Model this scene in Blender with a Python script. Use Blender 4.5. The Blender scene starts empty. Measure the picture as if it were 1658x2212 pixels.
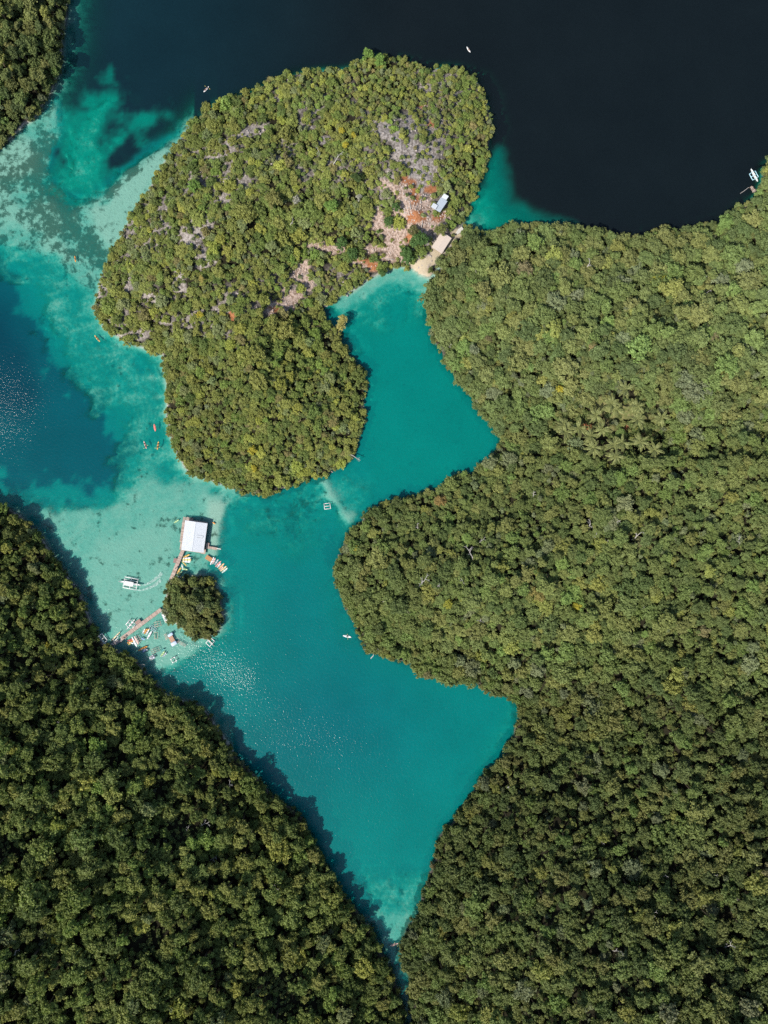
import bpy, bmesh, math, random
import numpy as np
from mathutils import Vector, Matrix, Euler

rng = np.random.default_rng(7)
random.seed(7)
scene = bpy.context.scene

# ------------------------------------------------------------------ camera, sky, sun, exposure
H = 360.0                       # flying height of the drone (m)
S = 4.583                       # plan-sheet units per metre at water level
CX, CY = 829.0, 1106.0          # plan-sheet centre (nadir)
cam_d = bpy.data.cameras.new("camera")
cam = bpy.data.objects.new("camera", cam_d)
scene.collection.objects.link(cam)
cam.location = (0, 0, H)
cam.rotation_euler = (0, 0, 0)
cam_d.sensor_fit = 'VERTICAL'
cam_d.angle = 2 * math.atan((1106.0 / S) / H)
cam_d.clip_start = 1.0
cam_d.clip_end = 20000.0
scene.camera = cam

SUN_EL = math.radians(50)
SUN_AZ = math.radians(226)      # compass bearing of the sun, image top is north
world = bpy.data.worlds.new("World"); scene.world = world; world.use_nodes = True
wn = world.node_tree.nodes; wl = world.node_tree.links
bgn = wn.get("Background") or wn.new("ShaderNodeBackground")
sky = wn.new("ShaderNodeTexSky"); sky.sky_type = 'NISHITA'; sky.sun_disc = False
sky.sun_elevation = SUN_EL; sky.sun_rotation = SUN_AZ
sky.air_density = 1.0; sky.dust_density = 1.2; sky.ozone_density = 1.0
wl.new(sky.outputs[0], bgn.inputs[0]); bgn.inputs[1].default_value = 0.115

sun_d = bpy.data.lights.new("sun", 'SUN'); sun_d.energy = 4.3; sun_d.angle = math.radians(0.53)
sun_d.color = (1.0, 0.95, 0.86)
sun = bpy.data.objects.new("sun", sun_d); scene.collection.objects.link(sun)
to_sun = Vector((math.sin(SUN_AZ) * math.cos(SUN_EL), math.cos(SUN_AZ) * math.cos(SUN_EL), math.sin(SUN_EL)))
sun.rotation_euler = (-to_sun).to_track_quat('-Z', 'Y').to_euler()
sun.location = to_sun * 500

scene.view_settings.view_transform = 'Standard'
scene.view_settings.look = 'None'
scene.view_settings.exposure = 0.25
scene.view_settings.gamma = 1.0
scene.view_settings.use_curve_mapping = False
scene.cycles.use_denoising = False
scene.cycles.max_bounces = 6
scene.cycles.diffuse_bounces = 2
scene.cycles.glossy_bounces = 2
scene.cycles.transmission_bounces = 2
scene.cycles.transparent_max_bounces = 8
scene.cycles.caustics_reflective = False
scene.cycles.caustics_refractive = False

# ------------------------------------------------------------------ helpers
col = scene.collection

def tag(o, label=None, cat=None, group=None, kind=None):
    if label: o["label"] = label
    if cat: o["category"] = cat
    if group: o["group"] = group
    if kind: o["kind"] = kind
    return o

def plan(px, py, z=0.0):
    """plan-sheet point -> world point at height z"""
    k = (H - z) / H / S
    return Vector(((px - CX) * k, -(py - CY) * k, z))

def sheet(zx, zy, ox, oy, k):
    """survey enlargement -> plan sheet"""
    return ((ox + zx / k) / 1.35284, (oy + zy / k) / 1.35284)

def mesh_obj(name, verts, faces, mat=None, parent=None, smooth=False, link=True):
    me = bpy.data.meshes.new(name)
    me.from_pydata([tuple(v) for v in verts], [], [tuple(f) for f in faces])
    if smooth:
        me.polygons.foreach_set("use_smooth", [True] * len(me.polygons))
    me.update()
    o = bpy.data.objects.new(name, me)
    if mat: me.materials.append(mat)
    if link: col.objects.link(o)
    if parent: o.parent = parent
    return o

def inst(me, name, parent=None, loc=(0, 0, 0), rot=(0, 0, 0), scale=(1, 1, 1)):
    o = bpy.data.objects.new(name, me)
    col.objects.link(o)
    if parent: o.parent = parent
    o.location = loc; o.rotation_euler = rot; o.scale = scale
    return o

def empty(name, loc=(0, 0, 0), rz=0.0):
    o = bpy.data.objects.new(name, None); col.objects.link(o)
    o.empty_display_size = 0.5
    o.location = loc; o.rotation_euler = (0, 0, rz)
    return o

class MB:
    def __init__(s): s.v = []; s.f = []
    def box(s, c, size, rz=0.0, bev=0.0):
        cx, cy, cz = c; sx, sy, sz = (q / 2 for q in size)
        ca, sa = math.cos(rz), math.sin(rz); b = len(s.v)
        for dz in (-1, 1):
            for dx, dy in ((-1, -1), (1, -1), (1, 1), (-1, 1)):
                x, y = dx * sx, dy * sy
                s.v.append((cx + x * ca - y * sa, cy + x * sa + y * ca, cz + dz * sz))
        for f in ((3, 2, 1, 0), (4, 5, 6, 7), (0, 1, 5, 4), (1, 2, 6, 5), (2, 3, 7, 6), (3, 0, 4, 7)):
            s.f.append(tuple(b + i for i in f))
        return s
    def tube(s, pts, radii, n=6, cap=True):
        pts = [Vector(p) for p in pts]; b = len(s.v)
        if not hasattr(radii, '__len__'): radii = [radii] * len(pts)
        for i, p in enumerate(pts):
            t = (pts[min(i + 1, len(pts) - 1)] - pts[max(i - 1, 0)]).normalized()
            a = Vector((0, 0, 1)) if abs(t.z) < .9 else Vector((1, 0, 0))
            u = t.cross(a).normalized(); w = t.cross(u)
            for k in range(n):
                an = 2 * math.pi * k / n
                s.v.append(tuple(p + (u * math.cos(an) + w * math.sin(an)) * radii[i]))
        for i in range(len(pts) - 1):
            for k in range(n):
                s.f.append((b + i * n + k, b + i * n + (k + 1) % n, b + (i + 1) * n + (k + 1) % n, b + (i + 1) * n + k))
        if cap:
            s.f.append(tuple(b + k for k in reversed(range(n))))
            s.f.append(tuple(b + (len(pts) - 1) * n + k for k in range(n)))
        return s
    def poly(s, pts):
        b = len(s.v); s.v += [tuple(p) for p in pts]; s.f.append(tuple(range(b, b + len(pts)))); return s
    def mesh(s, name, mat=None, smooth=False):
        me = bpy.data.meshes.new(name); me.from_pydata(s.v, [], s.f)
        if mat: me.materials.append(mat)
        if smooth: me.polygons.foreach_set("use_smooth", [True] * len(me.polygons))
        me.update(); return me
    def build(s, name, mat, parent=None, smooth=False):
        o = bpy.data.objects.new(name, s.mesh(name, mat, smooth)); col.objects.link(o)
        if parent: o.parent = parent
        return o

# ---- numpy noise
def _hash(ix, iy, seed):
    n = (ix.astype(np.int64) * 374761393 + iy.astype(np.int64) * 668265263 + seed * 1442695041) & 0x7fffffff
    n = ((n ^ (n >> 13)) * 1274126177) & 0x7fffffff
    return ((n ^ (n >> 16)) & 0xffff) / 65535.0

def vnoise(x, y, seed=0):
    ix = np.floor(x); iy = np.floor(y); fx = x - ix; fy = y - iy
    fx = fx * fx * (3 - 2 * fx); fy = fy * fy * (3 - 2 * fy)
    a = _hash(ix, iy, seed); b = _hash(ix + 1, iy, seed); c = _hash(ix, iy + 1, seed); d = _hash(ix + 1, iy + 1, seed)
    return (a * (1 - fx) + b * fx) * (1 - fy) + (c * (1 - fx) + d * fx) * fy

def fbm(x, y, scale, octv=4, seed=0):
    s = 0; amp = 1; tot = 0
    for o in range(octv):
        s = s + amp * (vnoise(x / scale + 17.3 * o, y / scale - 9.1 * o, seed + o) - .5) * 2
        tot += amp; amp *= .55; scale /= 2.03
    return s / tot

def sstep(a, b, x):
    t = np.clip((x - a) / (b - a), 0, 1); return t * t * (3 - 2 * t)

def sdist(poly, X, Y):
    """signed distance to a polygon, positive inside"""
    P = np.asarray(poly, float); n = len(P)
    d = np.full(X.shape, 1e18); ins = np.zeros(X.shape, bool)
    for i in range(n):
        x0, y0 = P[i]; x1, y1 = P[(i + 1) % n]
        ex, ey = x1 - x0, y1 - y0; L = ex * ex + ey * ey + 1e-12
        t = np.clip(((X - x0) * ex + (Y - y0) * ey) / L, 0, 1)
        d = np.minimum(d, (X - x0 - t * ex) ** 2 + (Y - y0 - t * ey) ** 2)
        c = ((y0 > Y) != (y1 > Y))
        with np.errstate(divide='ignore', invalid='ignore'):
            xi = (x1 - x0) * (Y - y0) / (y1 - y0 + 1e-30) + x0
        ins ^= c & (X < xi)
    d = np.sqrt(d)
    return np.where(ins, d, -d)

# ------------------------------------------------------------------ coastlines (outline of the land on the plan sheet)
NW = [(-600,-600),(150,-600),(148,-60),(145,0),(143,30),(135,90),(125,150),(105,205),(80,245),(45,275),(0,310),(-60,350),(-200,420),(-600,480)]
ISLAND = [(785,115),(830,113),(870,118),(920,133),(965,133),(1000,138),(1030,155),(1050,185),(1065,225),(1070,270),(1062,330),
 (1042,390),(1022,440),(1008,480),(1010,500),(990,525),(955,565),(925,592),(900,585),(885,580),(860,572),(830,588),(800,605),
 (770,625),(740,640),(715,655),(700,668),(705,680),(730,700),(745,715),(738,738),(760,760),(785,790),(797,830),(790,870),(790,910),
 (777,950),(765,985),(740,1005),(700,1030),(640,1050),(600,1065),(570,1075),(520,1070),(460,1045),(410,1030),(385,1010),(365,965),
 (355,920),(350,870),(350,810),(345,770),(310,755),(265,738),(235,725),(215,705),(198,670),(195,640),(205,600),(230,550),(260,490),
 (290,430),(330,370),(365,310),(400,265),(440,225),(490,200),(540,180),(600,155),(640,142),(690,140),(740,138),(765,128)]
EAST = [(2300,260),(1800,300),(1700,335),(1650,350),(1646,385),(1635,415),(1600,440),(1560,470),(1520,480),(1480,492),(1445,488),(1400,503),(1340,506),(1280,492),
 (1210,482),(1150,487),(1110,478),(1060,490),(1020,500),(985,520),(950,560),(935,590),(922,620),(916,660),(925,700),(935,740),(955,780),
 (975,810),(1005,850),(1030,885),(1060,920),(1083,945),(1072,970),(1045,995),(1015,1018),(985,1030),(960,1043),(920,1055),(880,1068),
 (840,1078),(810,1092),(780,1113),(755,1142),(735,1175),(722,1210),(720,1250),(735,1290),(750,1330),(770,1380),(790,1415),(830,1425),
 (870,1440),(920,1465),(960,1480),(1010,1482),(1060,1500),(1095,1515),(1115,1535),(1120,1560),(1107,1590),(1088,1630),(1060,1660),
 (1030,1690),(1000,1740),(975,1780),(945,1810),(935,1850),(920,1900),(908,1940),(898,1980),(885,2000),(872,2030),(860,2060),(862,2090),
 (872,2110),(884,2140),(884,2200),(886,2300),(900,2900),(2300,2900)]
SW = [(-900,900),(-300,960),(-60,1060),(0,1088),(40,1108),(70,1140),(95,1170),(115,1205),(135,1230),(160,1265),(180,1295),(190,1325),(197,1343),
 (213,1374),(228,1396),(286,1420),(311,1450),(318,1468),(360,1498),(400,1515),(440,1527),(470,1570),(500,1605),(517,1634),(555,1675),
 (598,1722),(640,1750),(665,1781),(680,1815),(700,1850),(720,1885),(742,1935),(775,1965),(800,2005),(820,2050),(845,2090),(862,2130),
 (878,2180),(886,2240),(890,2900),(-900,2900)]
ISLET = [(385,1247),(410,1243),(435,1245),(460,1260),(478,1290),(486,1325),(483,1350),(465,1375),(440,1388),(400,1375),(375,1357),(355,1340),(348,1310),(347,1285),(362,1262)]

def to_world(poly, z=3.5):
    return [tuple(plan(x, y, z)[:2]) for x, y in poly]
ISTHMUS = [(880,570),(888,588),(905,602),(930,606),(950,585),(1000,545),(1040,508),(1018,488),(985,492),(940,505),(900,540)]
LAND = [to_world(p) for p in (NW, ISLAND, EAST, SW, ISLET)] + [to_world(ISTHMUS, .8)]
#          max height, slope
RELIEF = [(20, .40), (27, .42), (36, .40), (52, .50), (7.5, .55), (2.6, .16)]

def land_fields(X, Y):
    """signed distance to the canopy outline (m), ground height (m)"""
    best = np.full(X.shape, -1e9); h = np.zeros(X.shape)
    for poly, (hm, sl) in zip(LAND, RELIEF):
        sd = sdist(poly, X, Y); best = np.maximum(best, sd)
        g = np.maximum(sd - 1.3, 0)
        h = np.maximum(h, hm * np.tanh(g * sl / hm))
    best = best + fbm(X, Y, 9, 3, 5) * 1.5 + fbm(X, Y, 3.5, 2, 6) * .5
    n = fbm(X, Y, 34, 4, 3)
    h = h + n * 6.0 * sstep(2, 26, best)
    vs = CY - Y * S; us = CX + X * S
    h = h + np.where(us > 850, 40 * sstep(1500, 2350, vs), 0) * sstep(4, 70, best)
    # wooded valley running inland from the head of the inner bay, past the palms
    v0 = plan(1083, 945); v1 = plan(1420, 945); v2 = plan(1760, 900)
    for a, b in ((v0, v1), (v1, v2)):
        ex, ey = b.x - a.x, b.y - a.y; t = np.clip(((X - a.x) * ex + (Y - a.y) * ey) / (ex * ex + ey * ey), 0, 1)
        dd = np.hypot(X - a.x - t * ex, Y - a.y - t * ey)
        h = h - np.where(best > 0, np.minimum(13 * np.exp(-(dd / 15) ** 2), h * .6), 0) * .62
    h = np.where(best > 1.3, np.maximum(h, 0.05 + .12 * np.minimum(best - 1.3, 4)), 0)
    return best, h

# regular grid with a far skirt out to the horizon
def axis(lo, hi, st):
    core = np.arange(lo, hi + .01, st)
    far = np.array([30, 80, 200, 500, 1500, 5000.0])
    return np.concatenate([lo - far[::-1], core, hi + far])
gx = axis(-236, 236, 1.25); gy = axis(-300, 300, 1.25)
GX, GY = np.meshgrid(gx, gy)
SD, GH = land_fields(GX, GY)

def grid_z(x, y):
    x = np.clip(x, gx[6], gx[-7]); y = np.clip(y, gy[6], gy[-7])
    i = np.clip(np.searchsorted(gx, x) - 1, 0, len(gx) - 2); j = np.clip(np.searchsorted(gy, y) - 1, 0, len(gy) - 2)
    fx = (x - gx[i]) / (gx[i + 1] - gx[i]); fy = (y - gy[j]) / (gy[j + 1] - gy[j])
    return (GH[j, i] * (1 - fx) + GH[j, i + 1] * fx) * (1 - fy) + (GH[j + 1, i] * (1 - fx) + GH[j + 1, i + 1] * fx) * fy

def on_land(px, py, up=0.0):
    """world point on the ground seen at plan-sheet position px, py"""
    z = 0.0
    for _ in range(12):
        p = plan(px, py, z + up)
        z = .5 * z + .5 * float(grid_z(np.array(p.x), np.array(p.y)))
    p = plan(px, py, z + up); p.z = z
    return p

def sheet_of(X, Y, Z):
    k = H / (H - Z) * S
    return CX + X * k, CY - Y * k

# ------------------------------------------------------------------ ground cover and water depth, laid out as a map
U, V = sheet_of(GX, GY, GH)
U0, V0 = CX + GX * S, CY - GY * S
n1 = fbm(GX, GY, 14, 4, 21); n2 = fbm(GX, GY, 5, 3, 33); n3 = fbm(GX, GY, 30, 4, 55)

def feather(poly, soft, jit=6.0, jit2=3.0, U=None, V=None):
    U = U0 if U is None else U; V = V0 if V is None else V
    return sstep(-soft, soft, sdist(poly, U, V) + (n1 * jit + n2 * jit2) * 1.6)

def blob(cx, cy, rx, ry, U, V, a=0.0):
    ca, sa = math.cos(a), math.sin(a)
    dx = (U - cx) * ca + (V - cy) * sa; dy = -(U - cx) * sa + (V - cy) * ca
    return np.exp(-((dx / rx) ** 2 + (dy / ry) ** 2))

GREY = [(418,503,26,22),(401,511,18,14),(445,481,16,14),(521,284,26,12),(468,334,14,10),(495,318,14,12),(535,267,22,10),(838,291,20,14),(821,271,18,10),
 (885,267,16,16),(895,334,26,34),(908,365,28,22),(858,300,10,26),(664,267,20,14),(688,241,18,12),(621,321,16,10),(554,274,16,12),(574,348,18,8),
 (267,624,20,10),(277,601,12,10),(321,641,22,12),(381,627,18,16),(391,597,12,14),(445,567,22,12),(301,721,16,10),(217,631,12,10),(334,651,14,10),
 (915,390,24,22),(860,330,12,18),(430,545,14,12),(600,300,16,8),(700,300,12,8),(350,690,14,8),(640,360,14,8),(930,330,16,18),(480,430,14,10)]
STONE = [(848,501,26,24),(818,475,20,22),(848,535,30,18),(811,541,20,10),(872,450,26,18),(831,394,16,12),(905,440,22,26),(930,470,22,18),(688,525,26,13),(721,535,30,13),
 (866,410,22,18),(648,594,14,22),(664,611,14,16),(604,660,26,13),(628,641,22,14),(587,671,18,11),(655,575,10,14),(845,563,40,7),(800,578,16,7),(900,500,30,20),(952,495,24,14),(960,470,12,14),(770,570,14,6)]
RED = [(878,384,10,10),(892,408,9,22),(898,430,12,12),(898,474,18,13),(948,468,10,8),(808,577,14,6),(688,519,10,6),(501,688,8,10),(888,395,8,14),(930,405,10,8),(790,566,14,6),(600,672,14,5),
 (1268,920,14,6),(1345,925,12,5),(935,268,6,6),(905,225,8,5),(880,512,8,8)]
SANDB = [(905,580,24,18),(925,565,22,16),(915,595,18,12),(938,548,18,12),(962,522,18,12),(985,505,16,9),(888,572,16,9)]
CLEAR = [(1300,880,34,26),(1345,890,44,24),(1390,905,34,16),(1300,925,60,9),(1262,905,14,10),(1420,705,7,12)]

def cover(U, V):
    j1 = fbm(U, V, 26, 3, 91); j2 = fbm(U, V, 9, 3, 92)
    Uj = U + j1 * 12 + j2 * 6; Vj = V + fbm(U, V, 24, 3, 93) * 12 + fbm(U, V, 8, 3, 94) * 6
    def mx(L, b=1.0):
        m = np.zeros(U.shape)
        for c in L: m = np.maximum(m, blob(c[0], c[1], c[2] * b, c[3] * b, Uj, Vj))
        return m
    g = sstep(.36, .58, mx(GREY, 1.35)); s = sstep(.36, .58, mx(STONE, 1.28)); r = sstep(.36, .6, mx(RED, 1.3)); b = sstep(.35, .6, mx(SANDB)); c = sstep(.36, .62, mx(CLEAR, .95))
    return g, s, r, b, c
cg, cs, cr, cb, cc = cover(U, V)
ISL_SD = sdist(LAND[1], GX, GY)
scrub = np.where((ISL_SD > 1.5) & (V < 760), sstep(-.15, .35, fbm(GX, GY, 22, 3, 41)) * .75, 0) * sstep(1.1, .5, blob(640, 500, 150, 90, U, V) * 2)

# --- depth (m)
depth = 13.0 + 0 * GX
water = np.zeros(GX.shape + (3,)); water[:] = (.0050, .0086, .0108)            # open sea, nearly black
nwm = sstep(900, 250, U0) * sstep(760, 250, V0)
water[:] = water * (1 - nwm[..., None]) + nwm[..., None] * np.array((.0035, .018, .026))
def lay(mask, d, c=None):
    global depth, water
    depth = depth * (1 - mask) + d * mask
    if c is not None: water = water * (1 - mask[..., None]) + mask[..., None] * np.array(c)
TEAL = (.0, .176, .168); BAY = (.0, .072, .094); POOL = (.0, .205, .155)
inner = [(-400,380),(0,330),(130,420),(260,380),(350,300),(420,300),(400,520),(300,700),(500,900),(800,560),(960,560),(1150,940),(1150,1600),(900,2230),(840,2230),(300,1700),(-400,1400)]
lay(feather(inner, 26), 5.5, TEAL)
lay(blob(700, 1560, 210, 170, U0 + n1 * 30, V0 + n3 * 30) * .9, 9.0, (.0, .108, .128))
lay(blob(640, 1330, 80, 150, U0 + n1 * 30, V0 + n3 * 30) * .6, 7.5, (.0, .120, .132))
lay(feather([(760,640),(930,640),(1100,940),(960,1050),(800,1040)], 40, 10), 5.5, (.0, .178, .158))
lay(feather([(490,1100),(600,1085),(700,1090),(700,1180),(600,1200),(500,1180)], 30, 20, 20), 3.6, (.0, .160, .150))
lay(feather([(715,1150),(770,1120),(735,1290),(770,1400),(740,1390),(705,1270)], 26, 12, 8), 4.5, (.0, .150, .150))
# the western bay
lay(feather([(-500,500),(-60,520),(30,600),(80,690),(120,770),(185,850),(245,905),(268,985),(240,1048),(170,1076),(90,1052),(20,1030),(-40,1036),(-500,1000)], 15, 30, 32), 9.0, BAY)
lay(feather([(-500,560),(-60,600),(30,680),(60,780),(90,860),(60,900),(-500,880)], 40, 12), 12.0, (.0, .040, .062))
# turquoise shelf along the island's west shore
lay(feather([(-200,380),(0,400),(100,400),(200,480),(240,560),(200,640),(215,720),(330,790),(355,900),(370,990),(430,1040),(560,1085),(540,1110),(400,1110),(245,1090),(262,985),(238,905),(180,845),(118,755),(78,668),(22,590),(-60,530),(-400,500)], 13, 34, 40), 2.5)
lay(feather([(225,560),(190,640),(205,710),(330,780),(350,900),(365,990),(420,1045),(560,1090),(640,1066),(400,1020),(350,760),(240,700)], 26, 12, 8), 1.2)
# sand flat round the landing stage
lay(feather([(0,1060),(90,1085),(180,1092),(260,1060),(330,1030),(430,1040),(520,1080),(490,1120),(478,1180),(470,1215),(492,1260),(480,1385),(400,1430),(330,1470),(230,1400),(160,1270),(60,1120)], 22, 14, 8), 1.05)
lay(feather([(440,1075),(500,1075),(490,1130),(470,1210),(450,1215),(440,1110)], 16, 5), .55)
lay(feather([(200,1180),(330,1120),(380,1130),(380,1260),(340,1330),(300,1390),(230,1390),(180,1290)], 30, 9), .85)
lay(feather([(350,1345),(420,1395),(380,1440),(330,1440),(300,1390)], 22, 5), .8)
# sill between island and the eastern shore
lay(feather([(620,1062),(700,1028),(745,1006),(800,1040),(800,1090),(750,1150),(700,1120),(640,1090)], 24, 14, 12), 2.6)
lay(feather([(680,1040),(706,1030),(728,1068),(752,1100),(778,1112),(752,1142),(728,1112),(705,1080)], 14, 5, 4), .75)
# inner bay and its beach
lay(feather([(700,660),(830,588),(900,588),(925,600),(918,690),(870,720),(760,700)], 26, 7), 2.6)
lay(feather([(690,650),(760,620),(860,570),(930,580),(925,660),(895,620),(850,610),(790,640),(740,680)], 16, 6), 1.1)
lay(feather([(735,715),(760,720),(775,760),(750,760)], 12, 4), 1.6)
lay(blob(857,680,22,34,U0,V0) * .9, 6.5)
# head of the lagoon
lay(feather([(770,1905),(920,1880),(930,1980),(880,2120),(840,2100),(790,1970)], 22, 22, 12), 2.2)
lay(feather([(800,1985),(905,1955),(880,2050),(875,2120),(850,2110)], 20, 6), 1.2)
lay(feather([(1010,1720),(1130,1540),(1100,1500),(1085,1560),(1040,1640)], 26, 7), 3.2)
lay(blob(860,1880,55,9,U0,V0,-.35) * .55, 6.0)
# northern reef flat
reef = feather([(-400,260),(0,290),(70,250),(120,215),(140,290),(112,370),(150,425),(215,420),(260,360),(330,318),(390,265),(420,270),(250,560),(200,640),(140,600),(110,560),(-400,440)], 13, 9, 6)
lay(reef, 1.1, TEAL); growth_reef = reef
lay(feather([(180,440),(330,330),(400,300),(300,440),(240,540),(205,500)], 18, 8), .7)
lay(feather([(-200,300),(30,285),(90,330),(80,380),(0,390),(-200,400)], 16, 9, 7), .7)
lay(feather([(0,410),(110,440),(140,560),(40,500),(-100,440)], 12, 26, 14), .8)
lay(feather([(120,310),(175,240),(225,185),(250,220),(225,290),(240,370),(190,425),(150,420),(115,380)], 30, 24, 20), 2.9, POOL)
lay(feather([(225,300),(300,240),(345,250),(270,310),(235,330)], 30, 24, 16), 4.0, POOL)
# eastern pool by the isthmus
lay(feather([(1020,440),(1050,350),(1075,330),(1105,430),(1170,470),(1240,495),(1000,520)], 22, 8, 5), 5.0, (.0, .125, .100))
lay(feather([(1005,470),(1030,400),(1060,420),(1080,480),(1020,510)], 16, 6), 3.4, POOL)
lay(feather([(985,500),(1015,455),(1035,470),(1030,510)], 10, 4), 1.5)
# everything shoals towards the shore
shore = np.maximum(1.3 - SD, 0)
depth = np.minimum(depth, .12 + shore * np.where((V0 < 540) & (U0 > 420), 2.5, .55) * np.where((U0 > 505) & (V0 > 640) & (V0 < 1990), 5.0, 1))
depth = np.maximum(depth, .05)
# dark sea-grass
grass = .10 + 0 * GX
def growth(mask, g):
    global grass
    grass = grass * (1 - mask) + g * mask
growth(growth_reef, .42)
growth(feather([(60,400),(110,420),(180,470),(235,560),(200,560),(120,500),(60,470)], 24, 10, 8), .80)
growth(feather([(0,340),(60,350),(110,400),(60,430),(0,420)], 20, 10), .60)
growth(feather([(85,280),(125,300),(110,380),(150,425),(110,440),(60,380)], 14, 8), .85)
growth(feather([(180,440),(330,330),(400,300),(300,440),(240,540),(205,500)], 18, 8), .16)
growth(blob(188,505,60,9,U0,V0,.72), .85)
growth(feather([(150,425),(215,420),(290,345),(300,370),(220,440)], 10, 6), .7)
growth(feather([(480,1090),(500,1120),(470,1240),(450,1210)], 30, 6), .05)
growth(feather([(200,1180),(380,1110),(380,1300),(300,1400),(200,1370)], 30, 6), .12)
growth(feather([(560,1085),(700,1080),(640,1160),(560,1160)], 26, 8), .5)
growth(blob(710,1190,26,40,U0,V0), .75)

grass = np.where((U0 > 505) & (V0 > 660), np.maximum(grass, .95 * sstep(4.0, 1.5, shore)), grass)
Z = np.where(SD > 1.3, GH, -depth)
Z = Z + np.where(SD > 3, n2 * .35 + fbm(GX, GY, 2.6, 2, 77) * .25, 0)

def grid_mesh(name, zz, mat):
    ny, nx = GX.shape
    me = bpy.data.meshes.new(name)
    co = np.stack([GX, GY, zz], -1).reshape(-1, 3)
    me.vertices.add(nx * ny); me.vertices.foreach_set("co", co.ravel())
    i = np.arange(nx - 1); j = np.arange(ny - 1); I, J = np.meshgrid(i, j); a = (J * nx + I).ravel()
    q = np.stack([a, a + 1, a + nx + 1, a + nx], -1)
    me.loops.add(q.size); me.loops.foreach_set("vertex_index", q.ravel())
    me.polygons.add(len(q)); me.polygons.foreach_set("loop_start", np.arange(len(q)) * 4)
    me.polygons.foreach_set("use_smooth", np.ones(len(q), bool))
    me.materials.append(mat); me.update(calc_edges=True); me.validate()
    o = bpy.data.objects.new(name, me); col.objects.link(o)
    return o

def vattr(me, name, arr):
    if arr.ndim == 3:
        a = me.attributes.new(name, 'FLOAT_COLOR', 'POINT')
        c = np.ones(arr.shape[:2] + (4,)); c[..., :arr.shape[2]] = arr
        a.data.foreach_set("color", c.astype(np.float32).ravel())
    else:
        a = me.attributes.new(name, 'FLOAT', 'POINT'); a.data.foreach_set("value", arr.astype(np.float32).ravel())

# ------------------------------------------------------------------ materials
class NT:
    def __init__(s, name):
        s.m = bpy.data.materials.new(name); s.m.use_nodes = True; s.t = s.m.node_tree; s.t.nodes.clear()
        s.out = s.t.nodes.new("ShaderNodeOutputMaterial")
    def n(s, typ, **kw):
        nd = s.t.nodes.new(typ)
        for k, v in kw.items():
            if k == 'ins':
                for kk, vv in v.items():
                    if hasattr(vv, 'is_linked') or isinstance(vv, bpy.types.NodeSocket): s.t.links.new(vv, nd.inputs[kk])
                    else: nd.inputs[kk].default_value = vv
            else: setattr(nd, k, v)
        return nd
    def math(s, op, a, b=None, c=None, clamp=False):
        nd = s.t.nodes.new("ShaderNodeMath"); nd.operation = op; nd.use_clamp = clamp
        for i, x in enumerate((a, b, c)):
            if x is None: continue
            if isinstance(x, bpy.types.NodeSocket): s.t.links.new(x, nd.inputs[i])
            else: nd.inputs[i].default_value = x
        return nd.outputs[0]
    def mix(s, f, a, b, mode='MIX'):
        nd = s.t.nodes.new("ShaderNodeMix"); nd.data_type = 'RGBA'; nd.blend_type = mode
        for k, x in ((0, f), (6, a), (7, b)):
            if isinstance(x, bpy.types.NodeSocket): s.t.links.new(x, nd.inputs[k])
            elif k == 0: nd.inputs[0].default_value = x
            else: nd.inputs[k].default_value = tuple(x) + ((1,) if len(x) == 3 else ())
        return nd.outputs[2]
    def noise(s, scale, detail=3, rough=.55, vec=None, w=None):
        nd = s.t.nodes.new("ShaderNodeTexNoise"); nd.inputs['Scale'].default_value = scale
        nd.inputs['Detail'].default_value = detail; nd.inputs['Roughness'].default_value = rough
        if vec is not None: s.t.links.new(vec, nd.inputs['Vector'])
        return nd.outputs[0]
    def ramp(s, x, lo, hi):
        nd = s.t.nodes.new("ShaderNodeMapRange"); nd.interpolation_type = 'SMOOTHSTEP'
        for k, v in ((1, lo), (2, hi)):
            if isinstance(v, bpy.types.NodeSocket): s.t.links.new(v, nd.inputs[k])
            else: nd.inputs[k].default_value = v
        s.t.links.new(x, nd.inputs[0]); return nd.outputs[0]
    def attr(s, name, kind='GEOMETRY'):
        nd = s.t.nodes.new("ShaderNodeAttribute"); nd.attribute_type = kind; nd.attribute_name = name; return nd
    def surf(s, sh): s.t.links.new(sh, s.out.inputs[0]); return s.m

def plain(name, c, rough=.6, var=.12, scale=3.0, metal=0.0, spec=.3, dirt=None):
    t = NT(name); tc = t.n("ShaderNodeTexCoord").outputs['Object']
    n = t.noise(scale, 4, .6, tc)
    a = tuple(min(1, x * (1 + var)) for x in c); b = tuple(x * (1 - var) for x in c)
    cc_ = t.mix(n, b, a)
    if dirt:
        m = t.ramp(t.noise(scale * .35, 4, .7, tc), .55, .72)
        cc_ = t.mix(t.math('MULTIPLY', m, dirt[1]), cc_, dirt[0])
    p = t.n("ShaderNodeBsdfPrincipled", ins={'Base Color': cc_, 'Roughness': rough, 'Metallic': metal, 'Specular IOR Level': spec})
    return t.surf(p.outputs[0])

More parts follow.
